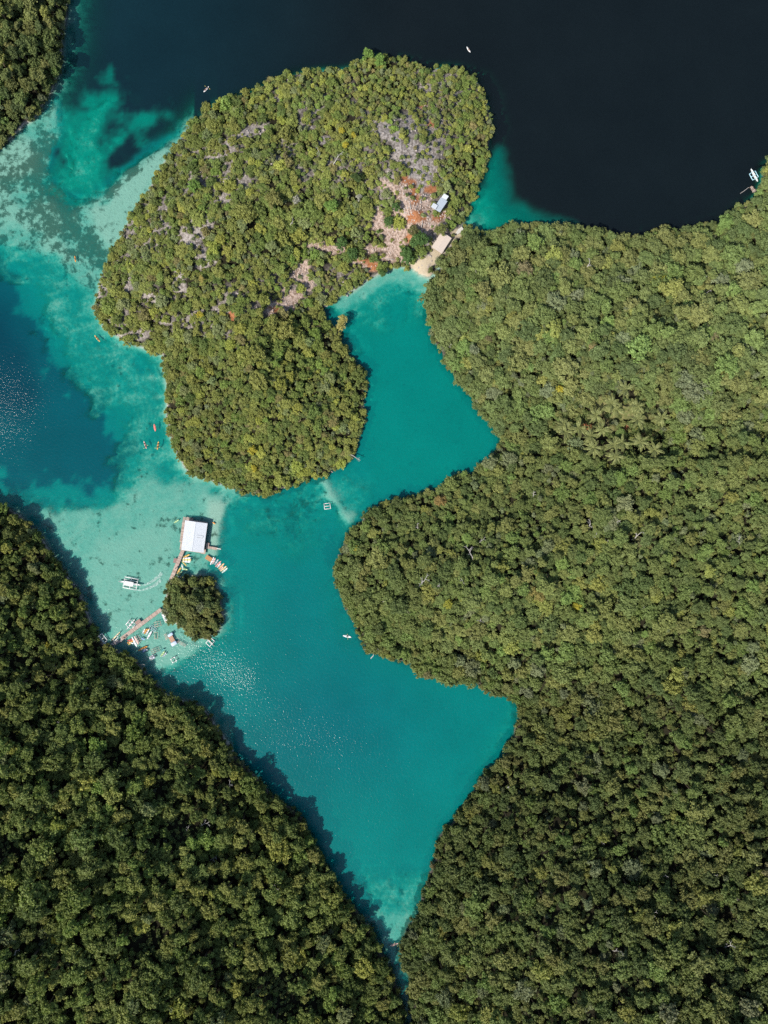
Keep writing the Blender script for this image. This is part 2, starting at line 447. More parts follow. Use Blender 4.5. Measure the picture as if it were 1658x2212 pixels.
# ground: soil, rock, red earth, sand and the sea bed
t = NT("ground_earth")
pos = t.n("ShaderNodeNewGeometry").outputs['Position']
cov = t.attr("cover"); sep = t.n("ShaderNodeSeparateColor", ins={0: cov.outputs['Color']})
sandv = t.attr("sand").outputs['Fac']; grs = t.attr("grass").outputs['Fac']; under = t.attr("under").outputs['Fac']; clr = t.attr("clearing").outputs['Fac']
nA = t.noise(.9, 5, .65, pos); nB = t.noise(.25, 4, .6, pos); nC = t.noise(3.0, 3, .6, pos)
soil = t.mix(nA, (.014, .013, .008), (.032, .029, .016))
rockc = t.mix(t.ramp(nA, .38, .62), (.17, .145, .13), (.42, .375, .345)); rockc = t.mix(t.ramp(nC, .55, .75), rockc, (.10, .10, .06))
stonec = t.mix(t.ramp(nA, .36, .62), (.22, .15, .11), (.52, .40, .335)); stonec = t.mix(t.ramp(nC, .6, .75), stonec, (.16, .13, .07))
redc = t.mix(t.ramp(nA, .35, .65), (.27, .105, .045), (.45, .20, .095))
sandc = t.mix(nA, (.44, .36, .25), (.56, .47, .34))
grassc = t.mix(t.ramp(nA, .35, .65), (.10, .12, .035), (.22, .20, .09))
c = t.mix(clr, soil, grassc); c = t.mix(sep.outputs[0], c, rockc); c = t.mix(sep.outputs[1], c, stonec); c = t.mix(sep.outputs[2], c, redc); c = t.mix(sandv, c, sandc)
m1 = t.noise(.34, 6, .68, pos); m2 = t.noise(.11, 4, .6, pos)
mm = t.math('ADD', t.math('MULTIPLY', m1, .62), t.math('MULTIPLY', m2, .38))
thr = t.math('SUBTRACT', .62, t.math('MULTIPLY', grs, .26))
weed = t.ramp(mm, t.math('SUBTRACT', thr, .045), t.math('ADD', thr, .055))
bed = t.mix(t.noise(.6, 4, .6, pos), (.52, .49, .41), (.68, .64, .54)); bed = t.mix(t.math('MULTIPLY', weed, .88), bed, t.mix(nC, (.05, .06, .035), (.12, .11, .07)))
c = t.mix(under, c, bed)
bmp = t.n("ShaderNodeBump", ins={'Strength': .8, 'Distance': .35, 'Height': nA})
p = t.n("ShaderNodeBsdfPrincipled", ins={'Base Color': c, 'Roughness': .9, 'Specular IOR Level': .1, 'Normal': bmp.outputs[0]})
M_ground = t.surf(p.outputs[0])

# water: clear over the shallows, taking its own colour with depth, a rippled surface
t = NT("sea_water")
pos = t.n("ShaderNodeNewGeometry").outputs['Position']
dep = t.attr("depth").outputs['Fac']; wc = t.attr("water").outputs['Color']; ruf = t.attr("ruffle").outputs['Fac']
dn = t.math('ADD', t.math('MULTIPLY', t.noise(.36, 6, .70, pos), .6), t.math('MULTIPLY', t.noise(.10, 4, .6, pos), .4))
dep2 = t.math('MULTIPLY', dep, t.math('ADD', 1.0, t.math('MULTIPLY', t.math('SUBTRACT', t.math('MULTIPLY', t.ramp(dn, .38, .62), 1.3), .55), t.math('MULTIPLY', t.ramp(dep, 5.0, 3.0), t.ramp(dep, .6, 1.9)))))
alpha = t.math('SUBTRACT', 1.0, t.math('POWER', 2.718, t.math('MULTIPLY', dep2, -.25)))
def ex(k): return t.math('POWER', 2.718, t.math('MULTIPLY', dep2, -k))
tint = t.n("ShaderNodeCombineColor", ins={0: ex(.56), 1: ex(.024), 2: ex(.048)}).outputs[0]
tr = t.n("ShaderNodeBsdfTransparent", ins={0: tint})
wvar = t.noise(.035, 5, .6, pos); wfin = t.noise(.8, 3, .6, pos)
wcc = t.mix(1.0, wc, t.mix(wvar, (.70, .72, .74), (1.3, 1.28, 1.26)), 'MULTIPLY')
wcc = t.mix(1.0, wcc, t.mix(wfin, (.86, .86, .86), (1.14, 1.14, 1.14)), 'MULTIPLY')
df = t.n("ShaderNodeBsdfDiffuse", ins={0: wcc})
body = t.n("ShaderNodeMixShader", ins={0: alpha, 1: tr.outputs[0], 2: df.outputs[0]})
wv1 = t.noise(.95, 2, .5, pos); wv2 = t.noise(2.3, 2, .5, pos)
hgt = t.math('ADD', wv1, t.math('MULTIPLY', wv2, .45))
wb = t.n("ShaderNodeBump", ins={'Strength': 1.0, 'Distance': t.math('MULTIPLY', ruf, .42), 'Height': hgt})
fr = t.n("ShaderNodeFresnel", ins={'IOR': 1.33, 'Normal': wb.outputs[0]})
gl = t.n("ShaderNodeBsdfGlossy", ins={'Roughness': .17, 'Normal': wb.outputs[0]})
ws = t.n("ShaderNodeMixShader", ins={0: fr.outputs[0], 1: body.outputs[0], 2: gl.outputs[0]})
M_water = t.surf(ws.outputs[0])

def leaf_material(name, kind):
    t = NT(name)
    if kind == 'inst': base = t.attr("tint", 'INSTANCER').outputs['Color']; 
    else: base = t.n("ShaderNodeObjectInfo").outputs['Color']
    geo = t.n("ShaderNodeNewGeometry")
    r = geo.outputs['Random Per Island']
    pn = t.noise(.30, 4, .65, geo.outputs['Position'])
    k = t.math('ADD', .50, t.math('ADD', t.math('MULTIPLY', r, .42), t.math('MULTIPLY', pn, .80)))
    kc = t.n("ShaderNodeCombineColor", ins={0: k, 1: k, 2: k}).outputs[0]
    c = t.mix(1.0, base, kc, 'MULTIPLY')
    p = t.n("ShaderNodeBsdfPrincipled", ins={'Base Color': c, 'Roughness': .6, 'Specular IOR Level': .16})
    tl = t.n("ShaderNodeBsdfTranslucent", ins={0: t.mix(1.0, c, (1.0, 1.15, .5), 'MULTIPLY')})
    mx = t.n("ShaderNodeMixShader", ins={0: .22, 1: p.outputs[0], 2: tl.outputs[0]})
    return t.surf(mx.outputs[0])
M_leaf_i = leaf_material("canopy_leaves", 'inst')
M_leaf = leaf_material("tree_leaves", 'obj')
M_bark = plain("bark", (.10, .075, .05), .9, .25, 4)
M_dead = plain("bleached_wood", (.44, .41, .38), .85, .25, 5)

# ------------------------------------------------------------------ terrain and water
ground = grid_mesh("terrain", Z, M_ground)
me = ground.data
vattr(me, "cover", np.stack([np.maximum.reduce([cg, sstep(3.2, 1.5, SD) * .30, scrub]), cs, cr], -1))
vattr(me, "sand", cb); vattr(me, "grass", grass); vattr(me, "clearing", np.where((np.abs(GX) > 229) | (np.abs(GY) > 291), 1.0, cc))
vattr(me, "under", sstep(1.9, 1.0, SD + n2 * .5))
tag(ground, "wooded hills, bare slopes and pale sea bed", "terrain", kind='structure')

sea = grid_mesh("water", np.zeros(GX.shape), M_water)
me = sea.data
vattr(me, "depth", depth); vattr(me, "water", np.clip(water, 0, 1))
ruffle = .26 + .05 * n3
for c in ((30,850,90,110,.42,0),(-10,900,70,90,.42,0),(470,1435,80,34,.30,.55),(510,1470,36,22,.34,.5),(720,1590,150,60,.14,.2),(1010,1520,120,40,.12,.1),(850,1700,90,60,.08,0),(690,1150,50,60,.05,0)):
    ruffle = ruffle + c[4] * blob(c[0], c[1], c[2], c[3], U0 + n1 * 22, V0 + n3 * 18, c[5])
ruffle = ruffle * sstep(420, 560, V0) + .30 * (1 - sstep(420, 560, V0))
vattr(me, "ruffle", np.clip(ruffle, .05, 2))
tag(sea, "turquoise lagoon, blue bay and near-black open sea", "water", kind='structure')
# ------------------------------------------------------------------ crowns
def crown_geometry(seed, lobes, leaf, n_leaf, flat=.85, spread=.62, core=True, lr=(.19, .37)):
    """leaf sprays set over a cluster of lobes; unit radius, base of the trunk at z=0"""
    r = np.random.default_rng(seed); v = []; f = []
    cs_ = []; ecc = r.uniform(.62, .95); kx, ky = r.uniform(-.15, .15, 2)
    for i in range(lobes):
        a = 2.399 * i + r.uniform(-.7, .7); q = spread * math.sqrt((i + .4) / lobes) * r.uniform(.7, 1.25)
        x, y = q * math.cos(a) + kx, q * math.sin(a) * ecc + ky
        cs_.append((x, y, 1.18 + .50 * (1 - (q / spread) ** 2) * flat + r.uniform(-.32, .24), r.uniform(*lr)))
    tot = sum(c[3] ** 2 for c in cs_)
    if core:
        for cx, cy, cz, rr in cs_:
            b = len(v); k = 5
            v.append((cx, cy, cz + rr * .72))
            for j in range(k):
                a = 2 * math.pi * j / k + r.uniform(-.3, .3); v.append((cx + rr * .74 * math.cos(a), cy + rr * .74 * math.sin(a), cz + rr * r.uniform(-.05, .25)))
            for j in range(k):
                a = 2 * math.pi * j / k; v.append((cx + rr * .5 * math.cos(a), cy + rr * .5 * math.sin(a), cz - rr * .6))
            for j in range(k):
                f.append((b, b + 1 + j, b + 1 + (j + 1) % k)); f.append((b + 1 + j, b + 1 + k + j, b + 1 + k + (j + 1) % k, b + 1 + (j + 1) % k))
    for cx, cy, cz, rr in cs_:
        m = int(n_leaf * rr * rr / tot)
        for _ in range(m):
            d = r.normal(size=3); d /= np.linalg.norm(d)
            if d[2] < -.25: d[2] = -d[2]
            p = np.array((cx, cy, cz)) + d * rr * r.uniform(.72, 1.42)
            nn = d + r.normal(size=3) * .55; nn[2] += .25; nn /= np.linalg.norm(nn)
            a = np.cross(nn, r.normal(size=3)); a /= np.linalg.norm(a); c = np.cross(nn, a)
            s = leaf * r.uniform(.5, 1.4); b = len(v)
            for e, g in ((1, .15), (.1, .75), (-1.05, -.1), (-.1, -.7)):
                v.append(tuple(p + a * s * e * r.uniform(.75, 1.2) + c * s * g * r.uniform(.75, 1.2) - nn * s * .18 * abs(e)))
            f.append((b, b + 1, b + 2, b + 3))
    return v, f

def trunk_geometry(seed):
    r = random.Random(seed); m = MB()
    m.tube([(0, 0, -3), (.02, 0, .3), (.0, .03, 1.0), (.0, 0, 1.35)], [.10, .085, .06, .03], 5)
    for i in range(4):
        a = i * 1.7 + r.random(); q = r.uniform(.35, .55)
        m.tube([(0, 0, .7 + .1 * i), (q * .5 * math.cos(a), q * .5 * math.sin(a), 1.05), (q * math.cos(a), q * math.sin(a), 1.35)], [.045, .032, .012], 4)
    return m

def make_mesh(name, v, f, mats, fm=None):
    me = bpy.data.meshes.new(name); me.from_pydata(v, [], f)
    for q in mats: me.materials.append(q)
    if fm is not None: me.polygons.foreach_set("material_index", fm)
    me.update(); return me

N_BIG, N_MID, N_BUSH = 9, 5, 5
src_col = bpy.data.collections.new("canopy_sources")
crown_big = []; trunk_big = []
for i in range(N_BIG + N_MID + N_BUSH):
    if i < N_BIG: v, f = crown_geometry(100 + i, [26, 32, 36, 24, 40, 30, 34, 42, 27][i], .088, 950, flat=[.9, .6, 1.0, 1.2, .5, .8, .7, .9, 1.1][i], spread=[.78, .84, .80, .72, .90, .78, .82, .92, .76][i], lr=(.12, .27))
    elif i < N_BIG + N_MID: v, f = crown_geometry(100 + i, [15, 18, 20, 13, 17][i - N_BIG], .112, 560, flat=.8, spread=.76)
    else: v, f = crown_geometry(100 + i, 9, .16, 260, flat=.8, spread=.72)
    tm = trunk_geometry(i)
    if i < N_BIG:
        crown_big.append(make_mesh("crown", v, f, [M_leaf])); trunk_big.append(tm.mesh("trunk", M_bark))
    b = len(v); vv = v + tm.v; ff = list(f) + [tuple(b + q for q in g) for g in tm.f]
    me = make_mesh("canopy_tree_%02d" % i, vv, ff, [M_leaf_i, M_bark], [0] * len(f) + [1] * len(tm.f))
    src_col.objects.link(bpy.data.objects.new("canopy_tree_%02d" % i, me))

# ------------------------------------------------------------------ where the trees stand
polysheet = [np.array(p) for p in LAND]
def region_of(X, Y):
    R = np.full(X.shape, -1); B = np.full(X.shape, -1e9)
    for i, p in enumerate(LAND):
        s = sdist(p, X, Y); m = s > B; R[m] = (0, 1, 2, 3, 4, 2)[i]; B[m] = s[m]
    return R, B

NC = 90000
px_ = rng.uniform(-232, 232, NC); py_ = rng.uniform(-294, 294, NC)
sd_, _ = land_fields(px_, py_); keep = sd_ > .5
px_, py_, sd_ = px_[keep], py_[keep], sd_[keep]
gz_ = grid_z(px_, py_); reg_, _ = region_of(px_, py_)
u_, v_ = sheet_of(px_, py_, gz_ + 4)
kg, ks, kr, kb, kc_ = cover(u_, v_)
bare = np.clip(np.maximum.reduce([kg * .80, ks * .92, kr * .985, kb, kc_ * .96]), 0, 1)
bare = np.maximum(bare, np.where((reg_ == 1) & (v_ < 760), sstep(0, .45, fbm(px_, py_, 22, 3, 41)) * .34, 0) * sstep(1.1, .5, blob(640, 500, 150, 90, u_, v_) * 2))
nbig = fbm(px_, py_, 45, 3, 11); nmid = fbm(px_, py_, 12, 3, 12)
q = np.where(rng.random(len(px_)) < .022, rng.uniform(.85, 1.35, len(px_)), rng.random(len(px_)) ** 2.3)
lo = np.empty(len(px_)); hi = np.empty(len(px_)); lift = np.zeros(len(px_))
up_isl = (reg_ == 1) & (v_ < 640); lo_isl = (reg_ == 1) & (v_ >= 640)
e_top = (reg_ == 2) & (v_ < 930); e_knob = (reg_ == 2) & (v_ >= 930) & (v_ < 1520) & (u_ < 1180); e_rest = (reg_ == 2) & ~(e_top | e_knob)
for m, a, b, l in ((reg_ == 0, 1.2, 4.2, 2.0), (up_isl, .8, 2.8, .2), (lo_isl, .9, 3.3, .6), (e_top, 1.2, 5.0, 1.0), (e_knob, .95, 3.8, .8), (e_rest, 1.15, 4.6, 1.6), (reg_ == 3, 1.2, 4.5, 3.2), (reg_ == 4, .85, 2.8, .8)):
    lo[m] = a; hi[m] = b; lift[m] = l
rad = lo + (hi - lo) * q * (1 + .5 * nbig)
# wooded gullies on the island carry bigger trees
gully = up_isl & (blob(640, 480, 130, 70, u_, v_) + blob(880, 545, 40, 30, u_, v_) > .45)
rad[gully] *= 1.45
rad = np.where(bare > .4, np.minimum(rad, 1.3), rad)
rad = np.clip(rad, .7, 6.0)
rad = np.where(sd_ < rad * .55, np.maximum(sd_ / .55, .8), rad)
gap = fbm(px_, py_, 11, 3, 71); sparse = (reg_ == 3) & (gap < -.36) & (sd_ > 6)
keep = ~sparse & (rng.random(len(px_)) > bare) & (sd_ > .42 * rad)
# landing place, huts and the gaps the paths need
for (cx, cy, rr) in ((952, 436, 12), (955, 522, 21), (990, 500, 10), (915, 580, 13), (932, 560, 8), (2195 / 1.3528, 555 / 1.3528, 6)):
    keep &= np.hypot(u_ - cx, v_ - cy) > rr + rad * S * .75
PALMS = [(205,460),(360,500),(195,565),(640,510),(520,615),(560,725),(840,285),(765,215),(1055,250),(1075,395),(1390,375),(1140,670),(800,695),(815,835),(1270,765),(915,690),(590,345),(965,40)]
for (a, b) in PALMS:
    sx, sy = sheet(a, b, 1600, 1130, 4.145); pp = plan(sx, sy, float(np.median(gz_[np.hypot(u_ - sx, v_ - sy) < 40])) + 6)
    keep &= ~((np.hypot(px_ - pp.x, py_ - pp.y) < 2.4 + rad * .85) & (rad > 1.0))
idx = np.nonzero(keep)[0]
idx = idx[np.argsort(-rad[idx])]
cell = 3.2; occ = {}; chosen = []
for i in idx:
    x, y, r = px_[i], py_[i], rad[i]; cx, cy = int(x // cell), int(y // cell); ok = True; w = 2 if r > 1.9 else 2
    for ax in range(cx - w, cx + w + 1):
        for ay in range(cy - w, cy + w + 1):
            for (qx, qy, qr) in occ.get((ax, ay), ()):
                if (qx - x) ** 2 + (qy - y) ** 2 < (.46 * (qr + r)) ** 2: ok = False; break
            if not ok: break
        if not ok: break
    if ok:
        occ.setdefault((cx, cy), []).append((x, y, r)); chosen.append(i)
chosen = np.array(chosen)
X_, Y_, R_, G_ = px_[chosen], py_[chosen], rad[chosen], gz_[chosen]
REG = reg_[chosen]; UU, VV = u_[chosen], v_[chosen]; LIFT = lift[chosen]; SDc = sd_[chosen]; BARE = bare[chosen]
n = len(chosen); print("trees", n)

# leaf colours
OLIVE = (.178, .190, .066); MID = (.138, .170, .058); DARK = (.100, .132, .048); GREY_G = (.165, .188, .100); YELG = (.225, .236, .068); BROWN = (.180, .160, .080); LIME = (.150, .205, .062)
PAL = np.array([OLIVE, MID, DARK, GREY_G, YELG, BROWN, LIME])
W = {0: (.2, .45, .15, .04, .08, .0, .08), 1: (.42, .28, .07, .08, .11, .03, .05), 2: (.22, .44, .15, .06, .04, .005, .09), 3: (.2, .48, .2, .03, .04, .0, .05), 4: (.4, .28, .15, .05, .1, .01, 0)}
tint = np.zeros((n, 3)); sort_ = np.zeros(n, int)
for g, w in W.items():
    m = np.nonzero(REG == g)[0]; w = np.array(w) / sum(w)
    if len(m): sort_[m] = rng.choice(7, len(m), p=w)
patch = fbm(X_, Y_, 40, 3, 61)
tint = PAL[sort_] * rng.uniform(.90, 1.10, (n, 1)) * (1 + .22 * patch[:, None]) * rng.uniform(.96, 1.04, (n, 3))
oliv = (REG == 1) & (VV > 640)
tint[REG == 0] *= 1.15; tint[oliv] *= np.array((1.30, 1.33, 1.02)); tint[REG == 4] *= 1.3; upi = (REG == 1) & (VV <= 640); tint[upi] *= np.array((1.40, 1.43, 1.12)); knob = (REG == 2) & (VV >= 930) & (VV < 1480); tint[knob] *= np.array((1.16, 1.18, 1.08))
deep = ((REG == 2) & (VV > 1500)) | (REG == 3); tint[deep] *= np.array((.95, .95, .90)); tint[REG == 3] *= np.array((1.24, 1.24, 1.05))  # deep darkens the leaf tint: slope shade and vignette put into the colour
etop = (REG == 2) & (VV < 930); tint[etop] *= np.array((1.22, 1.24, 1.24))

SC = np.stack([R_ * rng.uniform(.9, 1.1, n), R_ * rng.uniform(.9, 1.1, n), R_ * rng.uniform(.85, 1.25, n)], -1)
LZ = LIFT * rng.uniform(.0, 1.3, n) * np.clip(R_ / 2, .5, 1.2) + rng.uniform(-.5, .3, n) - R_ * .55
emerg = rng.random(n) < np.select([REG == 3, (REG == 2) & (VV > 1480), (REG == 2) & (VV > 940), REG == 0], [.34, .30, .14, .2], 0)
LZ = LZ + np.where(emerg, rng.uniform(1.2, 4.6, n), 0)
LZ = np.where((REG == 2) & (VV < 930), LZ * .5, LZ)
LZ = np.where((REG == 3) & (VV > 1830) & (SDc < 22), LZ * .25 - .8, LZ)
LZ = np.where(BARE > .4, -R_ * .8, LZ)
ROT = rng.uniform(0, 2 * math.pi, n)
open_ = (REG == 1) | ((REG == 2) & (VV < 1400)); SC[:, 2] *= np.where(open_, .72, 1.0); LZ = LZ + np.where(open_, R_ * .22, 0)
LZ = np.where((REG == 3) & (SDc < 9), LZ * .45 + 1.0, LZ); quay = (REG == 3) & (UU > 170) & (UU < 400) & (VV > 1320) & (VV < 1500) & (SDc < 18); LZ = np.where(quay, LZ * .3 - .8, LZ)

# the largest crowns in view become trees of their own
in_view = (np.abs(UU - CX) < 815) & (np.abs(VV - CY) < 1092)
score = np.where(in_view, R_ + .15 * LZ, -1)
order = np.argsort(-score); solo = order[:300]; mass = order[300:]

def points_object(name, ids, label, cat, extra_kind='stuff'):
    me = bpy.data.meshes.new(name); me.vertices.add(len(ids))
    me.vertices.foreach_set("co", np.stack([X_[ids], Y_[ids], G_[ids] + LZ[ids]], -1).astype(np.float32).ravel())
    a = me.attributes.new("size", 'FLOAT_VECTOR', 'POINT'); a.data.foreach_set("vector", SC[ids].astype(np.float32).ravel())
    tl = rng.normal(0, .09, (len(ids), 2))
    a = me.attributes.new("turn", 'FLOAT_VECTOR', 'POINT'); a.data.foreach_set("vector", np.stack([tl[:, 0], tl[:, 1], ROT[ids]], -1).astype(np.float32).ravel())
    a = me.attributes.new("which", 'INT', 'POINT')
    wh = np.where(R_[ids] > 2.1, rng.integers(0, N_BIG, len(ids)), np.where(R_[ids] > 1.3, N_BIG + rng.integers(0, N_MID, len(ids)), N_BIG + N_MID + rng.integers(0, N_BUSH, len(ids))))
    a.data.foreach_set("value", wh.astype(np.int32))
    a = me.attributes.new("tint", 'FLOAT_COLOR', 'POINT'); c4 = np.ones((len(ids), 4)); c4[:, :3] = np.clip(tint[ids], 0, 1)
    a.data.foreach_set("color", c4.astype(np.float32).ravel())
    me.materials.append(M_leaf_i)
    o = bpy.data.objects.new(name, me); col.objects.link(o)
    ng = bpy.data.node_groups.new("plant_out_" + name, 'GeometryNodeTree')
    ng.interface.new_socket("Geometry", in_out='INPUT', socket_type='NodeSocketGeometry')
    ng.interface.new_socket("Geometry", in_out='OUTPUT', socket_type='NodeSocketGeometry')
    N = ng.nodes; L = ng.links
    gi = N.new("NodeGroupInput"); go = N.new("NodeGroupOutput"); ci = N.new("GeometryNodeCollectionInfo")
    ci.inputs[0].default_value = src_col; ci.inputs[1].default_value = True; ci.inputs[2].default_value = True
    iop = N.new("GeometryNodeInstanceOnPoints"); iop.inputs['Pick Instance'].default_value = True
    def na(nm, dt):
        k = N.new("GeometryNodeInputNamedAttribute"); k.data_type = dt; k.inputs[0].default_value = nm
        return next(s for s in k.outputs if s.enabled and s.name == 'Attribute')
    L.new(gi.outputs[0], iop.inputs['Points']); L.new(ci.outputs[0], iop.inputs['Instance'])
    L.new(na("which", 'INT'), iop.inputs['Instance Index'])
    L.new(na("turn", 'FLOAT_VECTOR'), iop.inputs['Rotation']); L.new(na("size", 'FLOAT_VECTOR'), iop.inputs['Scale'])
    L.new(iop.outputs[0], go.inputs[0])
    md = o.modifiers.new("planting", 'NODES'); md.node_group = ng
    tag(o, label, cat, kind=extra_kind)
    return o
# bushes and saplings filling the gaps between the big crowns
NU = 110000
ux = rng.uniform(-225, 225, NU); uy = rng.uniform(-290, 290, NU)
us, _ = land_fields(ux, uy); kk = us > 1.0; ux, uy, us = ux[kk], uy[kk], us[kk]
uz = grid_z(ux, uy); uu, uv = sheet_of(ux, uy, uz + 1)
ub = np.maximum.reduce([np.array(a) * w for a, w in zip(cover(uu, uv), (.74, .94, .985, 1, .8))])
for (a, b) in PALMS:
    sx, sy = sheet(a, b, 1600, 1130, 4.145); ub = np.where((np.hypot(uu - sx, uv - sy) < 19) & (rng.random(len(ub)) < .75), 1, ub)
isl = sdist(LAND[1], ux, uy) > 0; ub = np.maximum(ub, np.where(isl & (uv < 760), sstep(0, .45, fbm(ux, uy, 22, 3, 41)) * .30, 0) * sstep(1.1, .5, blob(640, 500, 150, 90, uu, uv) * 2))
reg_u, _ = region_of(ux, uy); hole = fbm(ux, uy, 11, 3, 71) < -.24; thin = ~hole & (reg_u == 3) & (rng.random(len(ux)) < .45) | ~hole & (reg_u == 2) & (uv > 1450) & (rng.random(len(ux)) < .35)
kk = ~thin & (rng.random(len(ux)) > ub) & ~(isl & (uv < 760) & (rng.random(len(ux)) < .45))
for (cx, cy, rr) in ((952, 436, 12), (955, 522, 21), (990, 500, 10), (915, 580, 13), (932, 560, 8), (1622, 410, 6)):
    kk &= np.hypot(uu - cx, uv - cy) > rr
occ2 = {}; ch2 = []
for i in np.nonzero(kk)[0]:
    c2 = (int(ux[i] // 1.8), int(uy[i] // 1.8))
    if c2 in occ2: continue
    occ2[c2] = 1; ch2.append(i)
ch2 = np.array(ch2); m2 = len(ch2); print("bushes", m2)
ru = rng.uniform(.85, 1.5, m2); reg2, _ = region_of(ux[ch2], uy[ch2])
w2 = np.array([W[int(g)] for g in reg2]); w2 = (w2 / w2.sum(1, keepdims=True)).cumsum(1)
so2 = np.minimum((rng.random((m2, 1)) > w2).sum(1), 6)
base_n = n
X_ = np.concatenate([X_, ux[ch2]]); Y_ = np.concatenate([Y_, uy[ch2]]); G_ = np.concatenate([G_, uz[ch2]])
v2_ = uv[ch2]
rise = np.select([(reg2 == 2) & (v2_ < 930), (reg2 == 2) & (v2_ < 1450), (reg2 == 1)], [rng.uniform(.4, 2.6, m2), rng.uniform(-.2, 1.4, m2), rng.uniform(.1, 1.0, m2)], 0) * (ub[ch2] < .3)
ru = ru * np.where((reg2 == 2) & (v2_ < 930), 1.3, 1.0)
LZ = np.concatenate([LZ, -ru * rng.uniform(.5, 1.0, m2) + rise]); ROT = np.concatenate([ROT, rng.uniform(0, 6.28, m2)])
R_ = np.concatenate([R_, ru]); SC = np.concatenate([SC, np.stack([ru, ru, ru * rng.uniform(.8, 1.3, m2)], -1)])
tint = np.concatenate([tint, PAL[so2] * rng.uniform(.8, 1.15, (m2, 1)) * np.select([reg2 == 1, (reg2 == 2) & (v2_ < 1450), reg2 == 3], [1.4, 1.2, 1.1], 1.0)[:, None]])
mass = np.concatenate([mass, np.arange(base_n, base_n + m2)])
points_object("forest", mass, "dense tropical forest canopy covering all the hills", "forest")

HUE = ["olive-green", "mid-green", "dark green", "greyish green", "yellow-green", "brownish", "bright green"]
MARKS = [((418, 1317), "the round islet"), ((1330, 910), "the palm grove"), ((415, 1155), "the floating house"), ((955, 436), "the tin-roofed shed"), ((850, 2040), "the kayak at the lagoon's head"), ((905, 588), "the inner bay's beach"),
 ((1244, 1310), "the bright yellow crown"), ((1019, 1199), "the longest leaning dead trunk"), ((214, 1775), "the straight white dead trunk"), ((1271, 574), "the tall white dead tree"), ((1301, 1822), "the deep forest's white dead tree"), ((438, 1782), "the long leaning dead trunk"),
 ((1069, 597), "the forked dead tree by the beach"), ((1027, 745), "the fallen bleached trunk"), ((1522, 638), "the spreading dead tree"), ((902, 1139), "the curved dead trunk"), ((910, 1259), "the forked dead tree on the point"),
 ((1378, 1156), "the fan-shaped dead tree"), ((1595, 1169), "the rusty-leaved dead tree"), ((1388, 1316), "the pale dead crown"), ((274, 1710), "the forked dead branch"), ((495, 1701), "the slim shore-side dead trunk"), ((458, 1860), "the slanting dead log"),
 ((28, 2053), "the grey dead crown"), ((127, 1447), "the arching dead branches"), ((192, 1490), "the tangled dead branches"), ((122, 1567), "the lone dead stem"), ((606, 1790), "the twiggy white dead tree"), ((587, 1915), "the low dead branches"),
 ((606, 1982), "the small dead tree by the lagoon's head"), ((1099, 1701), "the south-eastern shore's dead stem"), ((1542, 1895), "the far-right dead tree"), ((1397, 1971), "the low forked dead tree"), ((1582, 1946), "the wide-armed dead tree"),
 ((1517, 1767), "the small high dead tree"), ((1335, 2058), "the lowest dead tree"), ((1575, 2047), "the pale low dead crown"), ((43, 1320), "the left-edge yellow tree"), ((104, 1397), "the yellow-green tree by the landing"), ((119, 2031), "the low yellow crown"),
 ((84, 1725), "the round bright green crown"), ((1164, 1283), "the olive-yellow crown"), ((948, 1082), "the orange-brown crown"), ((1422, 611), "the large yellow-green crown"), ((1208, 838), "the yellow crown by the palms"), ((1281, 751), "the beige-pink crown"),
 ((588, 432), "the olive dome-shaped tree"), ((545, 990), "the twin yellow crowns"),
 ((1120, 1560), "the lagoon's eastern corner"), ((310, 1380), "the lower boardwalk"), ((100, 200), "the north-western point's shore"), ((1618, 390), "the boat on black water")]
DIRW = ["right of", "upper right of", "above", "upper left of", "left of", "lower left of", "below", "lower right of"]
GRPW = ["tall trees of the north-western point", "tall trees of the big island", "tall trees of the eastern hills", "tall trees of the south-western slope", "trees of the round islet"]
def place_words(u, v):
    (mx_, my_), nm = min(MARKS, key=lambda m: (m[0][0] - u) ** 2 + (m[0][1] - v) ** 2)
    d = math.hypot(u - mx_, v - my_) / S; a = math.atan2(-(v - my_), u - mx_)
    w = "just" if d < 6 else "close" if d < 12 else "slightly" if d < 20 else "some way" if d < 32 else "well"
    return "%s %s %s" % (w, DIRW[int(round(a / (math.pi / 4))) % 8], nm)
for i in solo:
    k = int(i) % N_BIG
    o = empty("broadleaf_tree", (X_[i], Y_[i], G_[i] + LZ[i]), ROT[i])
    o.scale = tuple(SC[i])
    pw = place_words(UU[i], VV[i])
    tag(o, "%s %s tree %s" % ("huge" if R_[i] > 4.3 else "broad" if R_[i] > 3.5 else "rounded", HUE[sort_[i]], pw), "tree", GRPW[int(REG[i])])
    c_ = inst(crown_big[k], "crown", o); c_.color = tuple(np.clip(tint[i], 0, 1)) + (1,)
    inst(trunk_big[k], "trunk", o)
# ------------------------------------------------------------------ survey sheets of the details
Z1 = lambda x, y: sheet(x, y, 480, 1480, 7.536)
Z2 = lambda x, y: sheet(x, y, 270, 1730, 5.717)
Z3 = lambda x, y: sheet(x, y, 330, 1640, 9.753)
Z4 = lambda x, y: sheet(x, y, 450, 1680, 6.908)
Z5 = lambda x, y: sheet(x, y, 2140, 460, 15.8)
Z6 = lambda x, y: sheet(x, y, 1100, 460, 5.527)
Z8 = lambda x, y: sheet(x, y, 1600, 1130, 4.145)
def span(p, q, z=0.0):
    a, b = plan(*p, z), plan(*q, z); d = b - a
    return (a + b) / 2, d.length, math.atan2(d.y, d.x)

